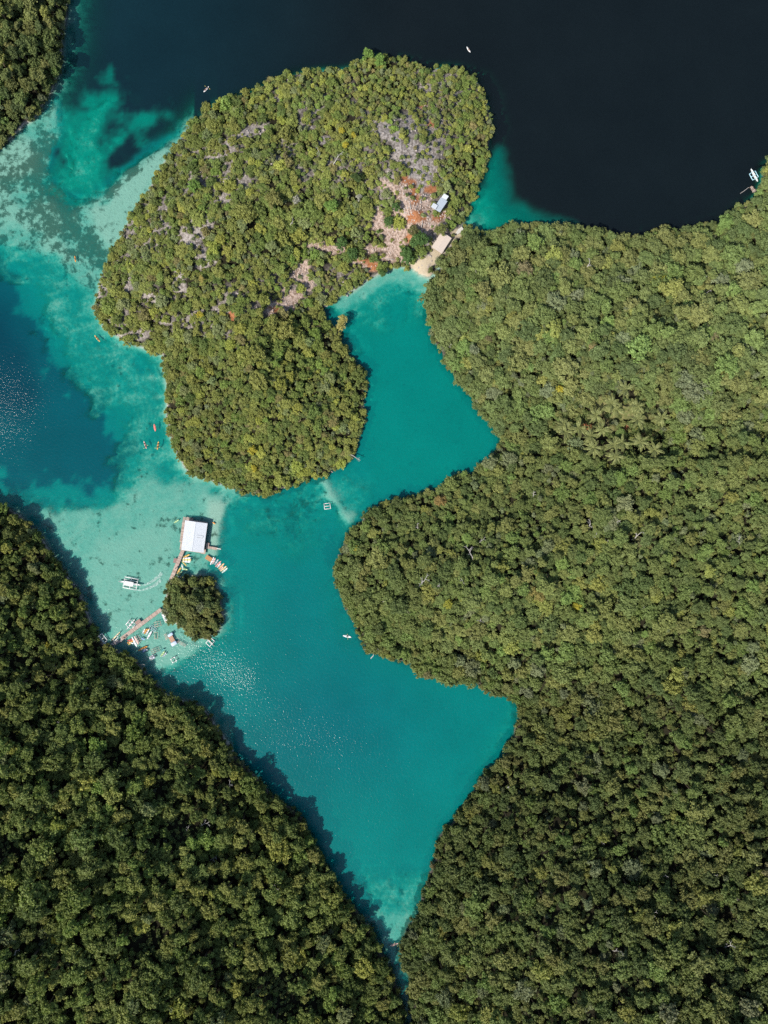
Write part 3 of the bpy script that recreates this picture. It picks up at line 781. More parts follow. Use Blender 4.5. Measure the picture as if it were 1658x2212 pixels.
def colour_mat(name, rough=.45, spec=.4, var=.1):
    t = NT(name); b = t.n("ShaderNodeObjectInfo").outputs['Color']
    n_ = t.noise(2.5, 4, .65, t.n("ShaderNodeTexCoord").outputs['Object'])
    c = t.mix(1.0, b, t.mix(n_, (1 - var * 2,) * 3, (1 + var,) * 3), 'MULTIPLY')
    return t.surf(t.n("ShaderNodeBsdfPrincipled", ins={'Base Color': c, 'Roughness': rough, 'Specular IOR Level': spec}).outputs[0])
M_plastic = colour_mat("moulded_plastic", .4, .4)
M_paint = colour_mat("painted_wood", .6, .25, .16)
M_cloth = colour_mat("cloth", .9, .1)
M_bamboo = plain("bamboo", (.50, .40, .27), .6, .25, 6)
M_plank = colour_mat("weathered_planks", .85, .15, .22)
M_tin = plain("white_roofing", (.62, .65, .68), .38, .05, 1.2, 0, .5, ((.62, .62, .60), .35))
M_tin2 = plain("galvanised_roofing", (.52, .58, .63), .4, .12, 1.5, .3, .5, ((.42, .36, .30), .5))
M_thatch = plain("thatch", (.58, .49, .42), .95, .2, 5)
M_concrete = plain("concrete", (.55, .52, .48), .9, .12, 2)
M_drum = plain("plastic_drum", (.06, .16, .40), .4, .1)
M_rock = plain("limestone", (.42, .37, .34), .95, .35, 2.5)
M_skin = plain("skin", (.42, .25, .17), .6, .08)
M_stone_pale = plain("pale_stone", (.50, .40, .34), .95, .3, 1.7)

# ------------------------------------------------------------------ palms
t = NT("palm_leaf"); g = t.n("ShaderNodeNewGeometry"); c = t.mix(g.outputs['Random Per Island'], (.13, .16, .05), (.29, .30, .115))
M_palm = t.surf(t.n("ShaderNodeBsdfPrincipled", ins={'Base Color': c, 'Roughness': .6, 'Specular IOR Level': .2}).outputs[0])
def frond_mesh(seed):
    r = random.Random(seed); m = MB(); pts = []
    for i in range(9):
        k = i / 8; pts.append(Vector((4.1 * k, .25 * math.sin(k * 2 + seed), 1.2 * k - 2.3 * k * k)))
    m.tube(pts, [.085 * (1 - i / 9) + .015 for i in range(9)], 4)
    for i in range(3, 33):
        k = i / 33; f = k * 8; a = int(f); p = pts[a].lerp(pts[min(a + 1, 8)], f - a); L = .78 * math.sin(math.pi * min(1, k * .85 + .12)) + .12
        for s_ in (-1, 1):
            q = p + Vector((L * .55, s_ * L * .8, -.28 * L + r.uniform(-.1, .1)))
            w = Vector((.085, -s_ * .03, 0)); mid = p.lerp(q, .5) + Vector((0, 0, .10 * L))
            m.poly([p - w * .6, mid - w, q, mid + w])
    return m.mesh("frond", M_palm)
FROND = [frond_mesh(i) for i in range(4)]
PT = []
for i in range(3):
    PT.append(MB().tube([(0, 0, -.5), (.1 * i, .1, 2.2), (.35 * i - .2, .3, 4.6), (.5 * i - .3, .35, 6.6)], [.24, .17, .14, .12], 7).mesh("trunk", M_bark, True))
palms = PALMS
for i, (a, b) in enumerate(palms):
    sx, sy = Z8(a, b); p = on_land(sx, sy, 8.8)
    hgt = random.uniform(1.15, 1.5)
    o = empty("coconut_palm", p, random.uniform(0, 6.28)); o.scale = (1, 1, hgt)
    row = 0 if b < 420 else 1 if b < 640 else 2; peers = sorted(q[0] for j_, q in enumerate(palms) if j_ != 17 and (0 if q[1] < 420 else 1 if q[1] < 640 else 2) == row)
    ORD = ["westernmost", "second", "third", "fourth", "fifth", "sixth", "seventh", "eighth", "ninth"]; rk = peers.index(a) if a in peers else 0
    words = "lone coconut palm standing above the palm grove" if i == 17 else "%s coconut palm %sin the palm grove's %s row" % (ORD[rk], "" if rk == 0 else "from the west ", ["upper", "middle", "lower"][row])
    tag(o, words, "palm", "coconut palms in the valley clearing")
    k = i % 3; inst(PT[k], "trunk", o); top = Vector((.5 * k - .3, .35, 6.6)); nf = random.randint(11, 14)
    for j in range(nf):
        f = inst(FROND[(i + j) % 4], "frond", o, top, (random.uniform(-.3, .3), random.uniform(-.55, .45), j * 2.399 + random.uniform(-.2, .2)))
        s_ = random.uniform(.85, 1.2); f.scale = (s_, s_, s_)

# ------------------------------------------------------------------ dead trees
def dead_meshes(seed):
    r = random.Random(seed); tr = MB(); x = y = 0; pts = [(0, 0, -1)]
    for i in range(6):
        pts.append((x, y, i * 1.35)); x += r.uniform(-.35, .35); y += r.uniform(-.35, .35)
    tr.tube(pts, [.30, .27, .24, .20, .17, .13, .07], 6)
    br = []
    for k in range(r.randint(3, 5)):
        i = r.randint(3, 6); p = Vector(pts[i]); a = r.uniform(0, 6.28); L = r.uniform(1.1, 2.2); m = MB()
        q = p + Vector((math.cos(a) * L * .5, math.sin(a) * L * .5, L * .65)); e = q + Vector((math.cos(a + .4) * L * .5, math.sin(a + .4) * L * .5, L * .25 * r.uniform(-.5, 1)))
        m.tube([p, q, e], [.11, .08, .03], 5)
        for s_ in (-.8, .7):
            w = q + Vector((math.cos(a + s_) * L * .45, math.sin(a + s_) * L * .45, L * .2)); m.tube([q, (q + w) / 2 + Vector((0, 0, .1)), w], [.075, .05, .02], 4)
        br.append(m.mesh("branch", M_dead))
    return tr.mesh("trunk", M_dead), br
DEAD = [dead_meshes(i) for i in range(6)]
#  sheet x, y, size, lean, direction (deg), words
dead = [(1069,597,1.25,.25,70,"big forked bleached dead tree right of the inner bay's sandy beach"),(1029,587,.7,.3,120,"small dead tree left of the big forked one by the beach"),(964,751,.8,.6,20,"leaning dead tree near the inner bay's eastern shore"),
 (1027,745,1.0,1.35,38,"fallen bleached trunk lying across the canopy east of the inner bay"),(1089,778,.7,.4,200,"grey dead crown right of the fallen bleached trunk"),(1271,574,1.3,.2,80,"tall white many-branched dead tree high on the pale hillside"),
 (1117,574,.9,.3,100,"grey dead tree between the two biggest bleached trees"),(1522,638,1.1,.35,60,"dead tree with spreading twigs below the far eastern ridge"),(1522,604,.7,.4,90,"short dead stem just above the spreading dead tree"),(1592,658,.8,.4,30,"pale dead tree nearest the frame edge on the pale hillside"),
 (1301,674,.7,.8,30,"thin dead branch below the tall white dead tree"),(1398,631,.8,.6,70,"slender dead stem mid-way along the pale hillside"),(1154,1069,.9,.3,90,"grey twiggy dead tree south-west of the palm grove"),
 (902,1139,1.0,.7,100,"curved white dead trunk near the tip of the blunt point"),(1019,1199,1.35,.8,115,"longest leaning bleached trunk on the blunt point"),(910,1259,1.3,.4,70,"big forked white dead tree in the middle of the blunt point"),(999,1259,.9,.5,110,"forked dead tree right of the big one on the blunt point"),
 (948,1266,.8,.5,50,"small dead tree between the two forked ones on the blunt point"),(831,1300,.7,.7,30,"low dead branch near the western edge of the blunt point"),(808,1412,.9,1.1,60,"bare pale trunk overhanging the lagoon at the point's southern tip"),(1042,1343,.8,.4,150,"grey dead crown inland on the blunt point"),(1039,1169,.7,.5,60,"short dead stem above the longest leaning trunk"),
 (1273,1136,1.25,.5,100,"tall white dead tree in the line of dead trees east of the point"),(1284,1159,.9,.7,40,"lower fork beside the tall white dead tree"),(1331,1129,1.0,.8,20,"dead tree with one long side branch in the same line"),(1378,1156,1.1,.2,60,"fan-shaped grey dead tree in the same line"),(1340,1172,.9,.3,120,"low grey dead crown under the fan-shaped one"),
 (1316,1177,.7,.8,140,"curled white dead branch below the tall white dead tree"),(1595,1169,1.0,.3,80,"isolated grey dead tree with rusty leaves by the eastern frame edge"),(1388,1316,.8,.3,40,"pale dead crown well below the fan-shaped dead tree"),
 (214,1775,1.2,.6,85,"straight white dead trunk highest on the south-western slope"),(274,1710,.9,.6,25,"forked dead branch above the straight white trunk"),(495,1701,1.0,.7,70,"slim dead trunk close to the south-western shore"),(438,1782,1.1,.8,45,"long leaning dead trunk on the south-western slope"),(401,1793,.8,.7,50,"short dead stem left of the long leaning trunk"),
 (513,1782,.9,.7,60,"short dead trunk right of the long leaning trunk"),(458,1860,1.0,.9,35,"slanting dead log below the long leaning trunk"),(192,1773,.7,.4,100,"small dead stem left of the straight white trunk"),(28,2053,.9,.2,0,"grey dead crown near the bottom left of the forest"),
 (127,1447,1.0,.8,150,"pale arching dead branches left of the landing stage slope"),(115,1420,.8,.6,80,"dead stem just above the arching dead branches"),(192,1490,.9,.6,40,"tangled dead branches below the arching ones"),(122,1567,.8,.8,75,"lone dead stem left on the south-western slope"),(304,1438,.6,.9,10,"small reddish-white dead branch just below the landing stage"),
 (606,1790,1.0,.4,45,"white twiggy dead tree above the shadowed lagoon shore"),(587,1915,.9,.6,0,"low dead branches inland from the shadowed shore"),(606,1982,.8,.5,30,"small dead tree near the lagoon's narrow head"),(1099,1701,.9,.5,80,"dead stem on the lagoon's south-eastern shore"),
 (1301,1822,1.0,.6,110,"white dead tree in the middle of the deep eastern forest"),(1440,1895,.9,.6,130,"dead stem right of centre in the deep eastern forest"),(1542,1895,.9,.6,100,"dead tree far right in the deep eastern forest"),(1397,1971,1.0,.6,30,"forked dead tree low in the deep eastern forest"),(1582,1946,1.0,.6,20,"dead tree with wide arms near the frame edge"),
 (1328,1976,.8,.7,110,"thin dead stem left of the low forked dead tree"),(1517,1767,.9,.5,60,"small dead tree high in the deep eastern forest"),(1335,2058,.9,.6,40,"lowest dead tree in the deep eastern forest"),(1575,2047,1.0,.2,80,"pale dead crown low by the eastern frame edge"),
 (726,338,.9,.7,45,"white dead snag in the middle of the bare-sloped island"),(686,323,.7,.7,110,"smaller dead snag upper left of the island's middle snag"),(629,481,.9,.9,50,"dead branch in the island's wooded gully"),(768,989,.9,1.3,-35,"fallen trunk reaching into the water at the island's south-east shore")]
for i, (a, b, s_, lean, az, lab) in enumerate(dead):
    lean = max(lean, .6)
    p = on_land(a, b, 5.0)
    o = empty("dead_tree", p - Vector((math.cos(math.radians(az)), math.sin(math.radians(az)), 0)) * (math.sin(lean) * 3.2 * s_))
    o.location.z = p.z + (2.2 if lean > .9 else 1.2)
    q = Vector((math.cos(math.radians(az)) * math.sin(lean), math.sin(math.radians(az)) * math.sin(lean), math.cos(lean))).to_track_quat('Z', 'Y')
    o.rotation_euler = q.to_euler(); o.scale = (s_ * .88,) * 3
    tag(o, lab, "dead tree", "bleached dead trees in the forest")
    tr_, brs = DEAD[i % 6]; inst(tr_, "trunk", o)
    for m in brs: inst(m, "branch", o)

# ------------------------------------------------------------------ trees that stand out by colour
YEL = (.42, .37, .05); PALE = (.40, .36, .12); ORANGE = (.27, .19, .07); SILV = (.34, .33, .27); LEAFY = (.16, .26, .06); DEEPG = (.085, .155, .045)
odd = [(1244,1310,2.0,YEL,"single bright yellow crown in the eastern forest"),(733,705,2.6,PALE,"pale yellow-green tree leaning over the inner bay's western shore"),(741,688,2.0,PALE,"upper pale yellow-green tree beside the inner bay"),(545,975,1.9,YEL,"upper of two yellow crowns near the island's southern end"),
 (548,1012,1.8,YEL,"lower of two yellow crowns near the island's southern end"),(431,678,1.4,YEL,"small yellow crown on the island's western half"),(435,601,1.7,(.36, .30, .09),"yellowish tree beside a bare patch on the western island"),(745,314,1.5,YEL,"yellow crown high on the bare-sloped island"),
 (738,281,1.3,YEL,"small yellow crown above another on the northern island"),(763,290,1.2,YEL,"small yellow crown right of its yellow neighbours"),(43,1320,2.2,(.33, .31, .04),"yellow-leaved tree near the left edge above the dark slope"),(104,1397,1.8,(.30, .27, .04),"yellow-green tree left of the landing stage"),
 (119,2031,1.7,YEL,"yellow crown low in the south-western forest"),(84,1725,2.2,LEAFY,"bright green round crown at the left edge of the dark slope"),(1164,1283,2.8,(.26, .22, .07),"broad olive-yellow crown inland of the blunt point"),(768,1183,1.8,(.32, .28, .04),"yellow-leaved tree at the blunt point's north-western edge"),
 (948,1082,3.0,ORANGE,"broad orange-brown crown above the shadowed cove"),(969,1306,1.9,(.30, .30, .05),"yellow-green crown in the middle of the blunt point"),(1422,611,3.6,(.24, .25, .04),"large yellow-green crown high on the pale hillside"),(1208,838,1.9,YEL,"yellow crown upper left of the palm grove"),
 (1281,751,2.0,(.34, .28, .13),"beige-pink flowering crown above the palm grove"),(588,432,3.6,(.19, .19, .06),"broad olive dome-shaped tree in the island's gully"),(715,444,3.2,LEAFY,"large bright green crown left of the bare slope"),(640,432,1.6,SILV,"silvery grey crown in the island's gully"),
 (776,425,1.6,SILV,"grey leafless-looking crown left of the red earth"),(853,447,2.0,DEEPG,"round dark green tree alone among the stones"),(838,479,1.9,DEEPG,"dark green tree casting a shadow on the pale stones"),(905,520,4.0,DEEPG,"big dark green tree at the foot of the bare slope"),
 (880,545,3.4,DEEPG,"dark green tree just above the inner bay's beach"),(893,500,2.6,(.15, .15, .06),"olive tree between red earth and big dark green tree"),(877,560,2.2,DEEPG,"shore tree overhanging the inner bay left of the beach"),(826,590,1.8,DEEPG,"small shore tree at the foot of the stony bank"),
 (952,497,2.6,(.17, .19, .06),"olive-green tree above the thatched roof"),(797,120,3.2,LEAFY,"bright green tree breaking the island's northern skyline"),(820,128,2.8,LEAFY,"bright green tree right of its twin on the northern shore"),(417,402,2.6,LEAFY,"bright light-green crown near the island's north-west shore"),
 (770,385,2.2,(.07, .11, .035),"dark tree at the upper left of the red earth"),(742,525,3.0,DEEPG,"green round tree between two bare strips"),(760,548,2.6,DEEPG,"green tree above the inner bay's northern shore")]
for i, (a, b, r_, c3, lab) in enumerate(odd):
    p = on_land(a, b, 4.0); k = (i * 5) % N_BIG
    o = empty("broadleaf_tree", p + Vector((0, 0, 1.2 if r_ > 2.4 else 2.2)), i * 1.3); o.scale = (r_ * 1.15, r_ * 1.15, r_ * .95)
    tag(o, lab, "tree")
    q = inst(crown_big[k], "crown", o); q.color = c3 + (1,); inst(trunk_big[k], "trunk", o)

# ------------------------------------------------------------------ people
def figure(seated):
    P = [(0, 0, .12), (-.03, 0, .34), (-.03, 0, .55), (0, 0, .66), (.02, 0, .80)] if seated else [(0, 0, .92), (0, 0, 1.12), (0, 0, 1.38), (0, 0, 1.52), (.02, 0, 1.66)]
    Rr = [.15, .14, .16, .06, .105]; E = [(0, 1), (1, 2), (2, 3), (3, 4)]
    for s_ in (-1, 1):
        b = len(P); z0 = P[2][2]
        arm = [(0, .20 * s_, z0 - .02), (.14, .30 * s_, z0 - .25), (.38, .26 * s_, z0 - .22), (.46, .25 * s_, z0 - .21)] if seated else [(0, .20 * s_, z0 - .02), (.02, .26 * s_, z0 - .30), (.08, .27 * s_, z0 - .56), (.09, .27 * s_, z0 - .64)]
        P += arm; Rr += [.06, .045, .035, .04]; E += [(2, b), (b, b + 1), (b + 1, b + 2), (b + 2, b + 3)]
        h = Vector(arm[3]); d = (h - Vector(arm[2])).normalized(); w = d.cross(Vector((0, 1, 0))).normalized() if seated else Vector((1, 0, 0))
        for q, L in ((-.03, .07), (-.01, .085), (.012, .08), (.032, .065)):
            P.append(tuple(h + d * L + w * q)); Rr.append(.009); E.append((b + 3, len(P) - 1))
        P.append(tuple(h + w * .06 + d * .03)); Rr.append(.011); E.append((b + 3, len(P) - 1))
        b = len(P)
        leg = [(.05, .10 * s_, .10), (.46, .13 * s_, .26), (.84, .12 * s_, .08), (.92, .12 * s_, .16)] if seated else [(0, .10 * s_, .86), (.03, .11 * s_, .46), (0, .11 * s_, .07), (.16, .12 * s_, .04)]
        P += leg; Rr += [.09, .07, .05, .04]; E += [(0, b), (b, b + 1), (b + 1, b + 2), (b + 2, b + 3)]
    me = bpy.data.meshes.new("person"); me.from_pydata(P, E, []); o = bpy.data.objects.new("tmp", me); col.objects.link(o)
    md = o.modifiers.new("s", 'SKIN'); sv = me.skin_vertices[0].data
    for i, r_ in enumerate(Rr): sv[i].radius = (r_, r_)
    sv[0].use_root = True
    o.modifiers.new("u", 'SUBSURF').levels = 1
    dg = bpy.context.evaluated_depsgraph_get(); m2 = bpy.data.meshes.new_from_object(o.evaluated_get(dg))
    bpy.data.objects.remove(o); m2.name = "person"; m2.materials.clear(); m2.materials.append(M_skin)
    m2.polygons.foreach_set("use_smooth", [True] * len(m2.polygons)); return m2
FIG = {True: figure(True), False: figure(False)}
def vest_mesh(z0):
    m = MB(); pts = []
    for k in range(5): pts.append((-.03, 0, z0 + .36 * k / 4))
    m.tube(pts, [.185, .20, .205, .20, .15], 8); return m.mesh("vest", M_cloth, True)
VEST = {True: vest_mesh(.22), False: vest_mesh(1.02)}
def hat_mesh(z0): return MB().tube([(0.02, 0, z0), (.02, 0, z0 + .02), (.02, 0, z0 + .10), (.02, 0, z0 + .13)], [.19, .185, .11, .05], 8).mesh("hair", M_cloth, True)
HAIR = {True: hat_mesh(.84), False: hat_mesh(1.70)}
def person(loc, rz, seated, vest, label, hair=(.03, .02, .015)):
    o = inst(FIG[seated], "person", None, loc, (0, 0, rz)); tag(o, label, "person", "people on the water and the boardwalks")
    v = inst(VEST[seated], "vest", o); v.color = vest + (1,)
    h = inst(HAIR[seated], "hair", o); h.color = hair + (1,)
    return o

# ------------------------------------------------------------------ kayaks
def kayak_hull():
    v = []; f = []; n_, m_ = 19, 10
    for i in range(n_):
        k = -1 + 2 * i / (n_ - 1); w = .41 * max(0, 1 - abs(k) ** 2.6) ** .75 + .012; rise = .16 * abs(k) ** 3
        for j in range(m_):
            a = 2 * math.pi * j / m_; y = w * math.cos(a); z = math.sin(a) * (.13 if math.sin(a) > 0 else .20) * (.35 + .65 * (w / .42))
            v.append((2.0 * k, y, z + .12 + rise))
    for i in range(n_ - 1):
        for j in range(m_): f.append((i * m_ + j, i * m_ + (j + 1) % m_, (i + 1) * m_ + (j + 1) % m_, (i + 1) * m_ + j))
    f.append(tuple(range(m_))); f.append(tuple(reversed(range((n_ - 1) * m_, n_ * m_))))
    me = bpy.data.meshes.new("hull"); me.from_pydata(v, [], f); me.materials.append(M_plastic)
    me.polygons.foreach_set("use_smooth", [True] * len(f)); me.update(); return me
K_HULL = kayak_hull()
def well_mesh():
    m = MB(); N_ = 12
    rim = [(.36 * math.cos(a), .25 * math.sin(a), .262) for a in [2 * math.pi * k / N_ for k in range(N_)]]
    inn = [(.29 * math.cos(a), .19 * math.sin(a), .205) for a in [2 * math.pi * k / N_ for k in range(N_)]]
    m.v = rim + inn; m.f = [(k, (k + 1) % N_, N_ + (k + 1) % N_, N_ + k) for k in range(N_)] + [tuple(range(N_, 2 * N_))]
    m.box((-.33, 0, .36), (.06, .40, .22)); return m.mesh("seat", M_plastic)
K_SEAT = well_mesh()
K_HANDLE = MB().tube([(0, -.1, .30), (0, 0, .36), (0, .1, .30)], .02, 4).mesh("handle", M_plastic)
def kayak(p, q, colour, label, seat=(.05, .05, .055), group=None, z=-.02, wide=1.0, minlen=2.6):
    c_, L, a = span(p, q); L = max(L, minlen)
    o = empty("kayak", (c_.x, c_.y, z), a); s_ = L / 4; o.scale = (s_, max(.85, s_ ** .5) * wide, 1)
    tag(o, label, "kayak", group)
    h = inst(K_HULL, "hull", o); h.color = colour + (1,)
    for x in (-.75, .55):
        w = inst(K_SEAT, "seat", o, (x, 0, 0)); w.color = seat + (1,)
    for x in (-1.78, 1.78): w = inst(K_HANDLE, "handle", o, (x, 0, .06)); w.color = (.03, .03, .03, 1)
    return o
P_SHAFT = MB().tube([(0, -1.05, 0), (0, 0, .03), (0, 1.05, 0)], .022, 5).mesh("shaft", M_plastic)
P_BLADE = MB().tube([(0, -.24, 0), (0, -.12, .005), (0, .1, .005), (0, .22, 0)], [.03, .10, .10, .05], 6).mesh("blade", M_plastic)
def crew(k, n_, vests, labels, paddle_label=None):
    """sit n people in a kayak and give the front one a paddle"""
    a = k.rotation_euler.z; sx = k.scale[0]
    for i in range(n_):
        x = (-.75, .55)[i] * sx if n_ > 1 else -.1
        loc = Vector((k.location.x + math.cos(a) * x, k.location.y + math.sin(a) * x, .12))
        person(loc, a, True, vests[i], labels[i])
    if paddle_label:
        x = (.55 * sx if n_ > 1 else -.1) + .42
        o = empty("paddle", (k.location.x + math.cos(a) * x, k.location.y + math.sin(a) * x, .48), a); o.rotation_euler = (.25, 0, a + .3)
        tag(o, paddle_label, "paddle"); s_ = inst(P_SHAFT, "shaft", o); s_.color = (.05, .05, .05, 1)
        for q in (-1, 1): b = inst(P_BLADE, "blade", o, (0, q * 1.15, 0)); b.color = (.75, .70, .2, 1)
RED_ = (.72, .12, .10); CORAL = (.80, .24, .20); ORG = (.82, .34, .06); AMB = (.85, .52, .14); YLW = (.85, .70, .20); WHT = (.88, .88, .86); PINK = (.80, .55, .50); PGRN = (.55, .75, .35); TEA = (.10, .45, .42); GRY = (.55, .60, .64); CREAM = (.85, .74, .52)
D = lambda x, y: (x / 1.35284, y / 1.35284)
k = kayak(D(450, 1239), D(454, 1261), CORAL, "red kayak closest to the island's western shore", (.55, .08, .07), wide=1.25)
k = kayak(D(463, 1290), D(459, 1315), AMB, "amber two-seat kayak paddled by two people off the island's shore"); crew(k, 2, [(.65, .08, .05), (.7, .12, .05)], ["rear paddler in the amber kayak, red vest", "front paddler in the amber kayak, red vest"], "double-bladed paddle held in the amber kayak")
k = kayak(D(420, 1289), D(428, 1312), PINK, "pinkish white kayak left of the amber one, two people aboard"); crew(k, 2, [(.6, .05, .04), (.8, .25, .08)], ["rear person in the pinkish kayak, dark red vest", "front person in the pinkish kayak, orange vest"], "paddle held in the pinkish kayak")
k = kayak(D(276, 980), D(292, 999), AMB, "amber kayak off the island's western cape, two aboard"); crew(k, 2, [(.55, .35, .2), (.2, .2, .3)], ["rear paddler in the kayak off the cape", "front paddler in the kayak off the cape"])
k = kayak(D(218, 748), D(221, 767), ORG, "small orange-red kayak highest on the turquoise shelf"); crew(k, 1, [(.8, .6, .5)], ["lone paddler in the orange-red kayak"])
k = kayak(D(594, 270), D(610, 253), WHT, "white kayak in dark water off the island's north-west shore"); crew(k, 2, [(.55, .1, .1), (.75, .35, .25)], ["rear paddler in the white kayak on dark water", "front paddler in the white kayak on dark water"], "paddle held in the white kayak on dark water")
k = kayak(D(1363, 137), D(1374, 154), WHT, "white kayak in the black water at the very top"); crew(k, 1, [(.7, .5, .4)], ["lone paddler in the topmost white kayak"])
k = kayak(D(1001, 1857), D(1026, 1862), WHT, "white board-shaped kayak off the blunt point in the lagoon", wide=1.2); crew(k, 1, [(.25, .25, .3)], ["person sitting on the white kayak off the point"], "paddle held on the white kayak off the point")
k = kayak(D(1138, 2764), D(1163, 2756), PINK, "pale pink kayak at the lagoon's narrow head"); crew(k, 2, [(.75, .72, .7), (.15, .15, .2)], ["rear paddler in the kayak at the lagoon's head", "front paddler in the kayak at the lagoon's head"], "paddle held in the kayak at the lagoon's head")
# bundle tied east of the upper walkway
gk = "kayaks tied beside the floating house"
for a, b, c3, lab in (((410,1125),(560,1055),AMB,"topmost amber kayak slanting away from the upper walkway"),((400,1150),(590,1130),WHT,"white kayak just under the slanting amber one"),((390,1172),(595,1172),YLW,"yellow-tipped kayak in the middle of the walkway bundle"),
  ((395,1196),(590,1196),CREAM,"cream kayak fourth down in the walkway bundle"),((400,1205),(580,1222),WHT,"lowest white kayak of the walkway bundle"),((385,1200),(490,1310),(.55, .42, .10),"mustard kayak pointing down-right below the bundle"),
  ((275,1490),(365,1340),AMB,"amber kayak lying along the lower walkway edge"),((370,1365),(515,1395),PGRN,"pale green kayak pointing away from the walkway"),((265,1535),(395,1430),PGRN,"pale green kayak nearest the round islet"),((385,1270),(410,1400),WHT,"white kayak moored upright against the walkway"),
  ((255,1590),(330,1530),WHT,"small white kayak half hidden by the islet's trees")):
    kayak(Z1(*a), Z1(*b), c3, lab, group=gk)
for a, b, c3, lab in (((1010,1290),(1090,1110),WHT,"white kayak first in the fan beside the orange float"),((1060,1275),(1125,1130),PINK,"pink-edged kayak second in the fan"),((1105,1285),(1190,1160),GRY,"grey-white kayak third in the fan"),((1120,1330),(1250,1200),(.84, .40, .36),"red kayak fourth in the fan"),
  ((1160,1350),(1245,1250),WHT,"white kayak between the red and orange ones"),((1190,1380),(1320,1250),(.88, .55, .28),"orange kayak in the fan's outer half"),((1225,1400),(1290,1330),PINK,"short pink kayak in the fan's outer half"),((1230,1430),(1370,1310),(.88, .66, .36),"amber kayak second from the fan's end"),((1260,1465),(1395,1350),(.70, .82, .72),"pale mint kayak at the fan's outer end")):
    kayak(Z1(*a), Z1(*b), c3, lab, group="fan of kayaks on the lagoon side of the floating house")
kayak(Z1(205, 365), Z1(320, 290), PGRN, "pale green kayak adrift left of the floating house")
kayak(Z1(1060, 345), Z1(1120, 390), ORG, "short orange board right of the floating house roof", minlen=1.6)
gl_ = "boats crowded round the lower boardwalk"
for a, b, c3, lab in (((575,855),(690,810),ORG,"orange kayak on the heap by the boardwalk foot"),((580,815),(670,790),RED_,"red kayak topmost on the heap by the boardwalk foot"),((600,880),(650,840),YLW,"yellow kayak lowest on the heap by the boardwalk foot"),((615,835),(690,865),WHT,"white kayak crossing the heap by the boardwalk foot"),
  ((655,745),(745,920),WHT,"long white kayak next to the red and orange heap"),((695,730),(770,880),PINK,"long pink-edged kayak beside the bamboo ladder raft"),((760,980),(920,905),ORG,"orange kayak lying apart under the boats"),((815,960),(930,965),GRY,"grey kayak under the lone orange one"),((830,1005),(900,960),(.25, .35, .62),"blue kayak half in the forest's shadow"),
  ((910,790),(990,650),WHT,"long white kayak tied to the raft of orange kayaks"),((835,690),(880,610),WHT,"white kayak at the left of the kayak raft"),((860,705),(915,610),ORG,"orange kayak in the kayak raft"),((890,720),(945,625),WHT,"white kayak in the middle of the kayak raft"),((860,640),(960,620),AMB,"amber kayak across the top of the kayak raft"),
  ((1135,1080),(1205,990),PGRN,"lime green kayak off the landing stage"),((1145,985),(1195,955),TEA,"teal kayak above the lime green one"),((1170,1085),(1235,1010),GRY,"grey kayak right of the lime green one"),((810,765),(880,800),(.25, .40, .70),"blue-striped kayak in the middle of the moored boats")):
    kayak(Z2(*a), Z2(*b), c3, lab, group=gl_, minlen=2.0)

# ------------------------------------------------------------------ outrigger boats
def loft_hull(L, w, hgt, sheer):
    v = []; f = []; n_, m_ = 17, 9
    for i in range(n_):
        k_ = -1 + 2 * i / (n_ - 1); ww = w / 2 * max(0, 1 - abs(k_) ** 2.2) ** .8 + .02; z1 = hgt + sheer * k_ * k_
        for j in range(m_):
            a = math.pi * j / (m_ - 1); v.append((L / 2 * k_, -ww * math.cos(a) * (1 if j in (0, m_ - 1) else .92), z1 - (z1 + .25 * (1 - k_ * k_)) * math.sin(a) ** .8))
        for j in range(m_):
            a = math.pi * j / (m_ - 1); v.append((L / 2 * k_ * .97, -ww * .78 * math.cos(a), z1 - .02 - (z1 * .55) * math.sin(a)))
    q = 2 * m_
    for i in range(n_ - 1):
        for j in range(m_ - 1):
            f.append((i * q + j, (i + 1) * q + j, (i + 1) * q + j + 1, i * q + j + 1))
            f.append((i * q + m_ + j, i * q + m_ + j + 1, (i + 1) * q + m_ + j + 1, (i + 1) * q + m_ + j))
        f.append((i * q, i * q + m_, (i + 1) * q + m_, (i + 1) * q)); f.append((i * q + m_ - 1, (i + 1) * q + m_ - 1, (i + 1) * q + q - 1, i * q + q - 1))
    me = bpy.data.meshes.new("hull"); me.from_pydata(v, [], f); me.materials.append(M_paint); me.polygons.foreach_set("use_smooth", [True] * len(f)); me.update(); return me
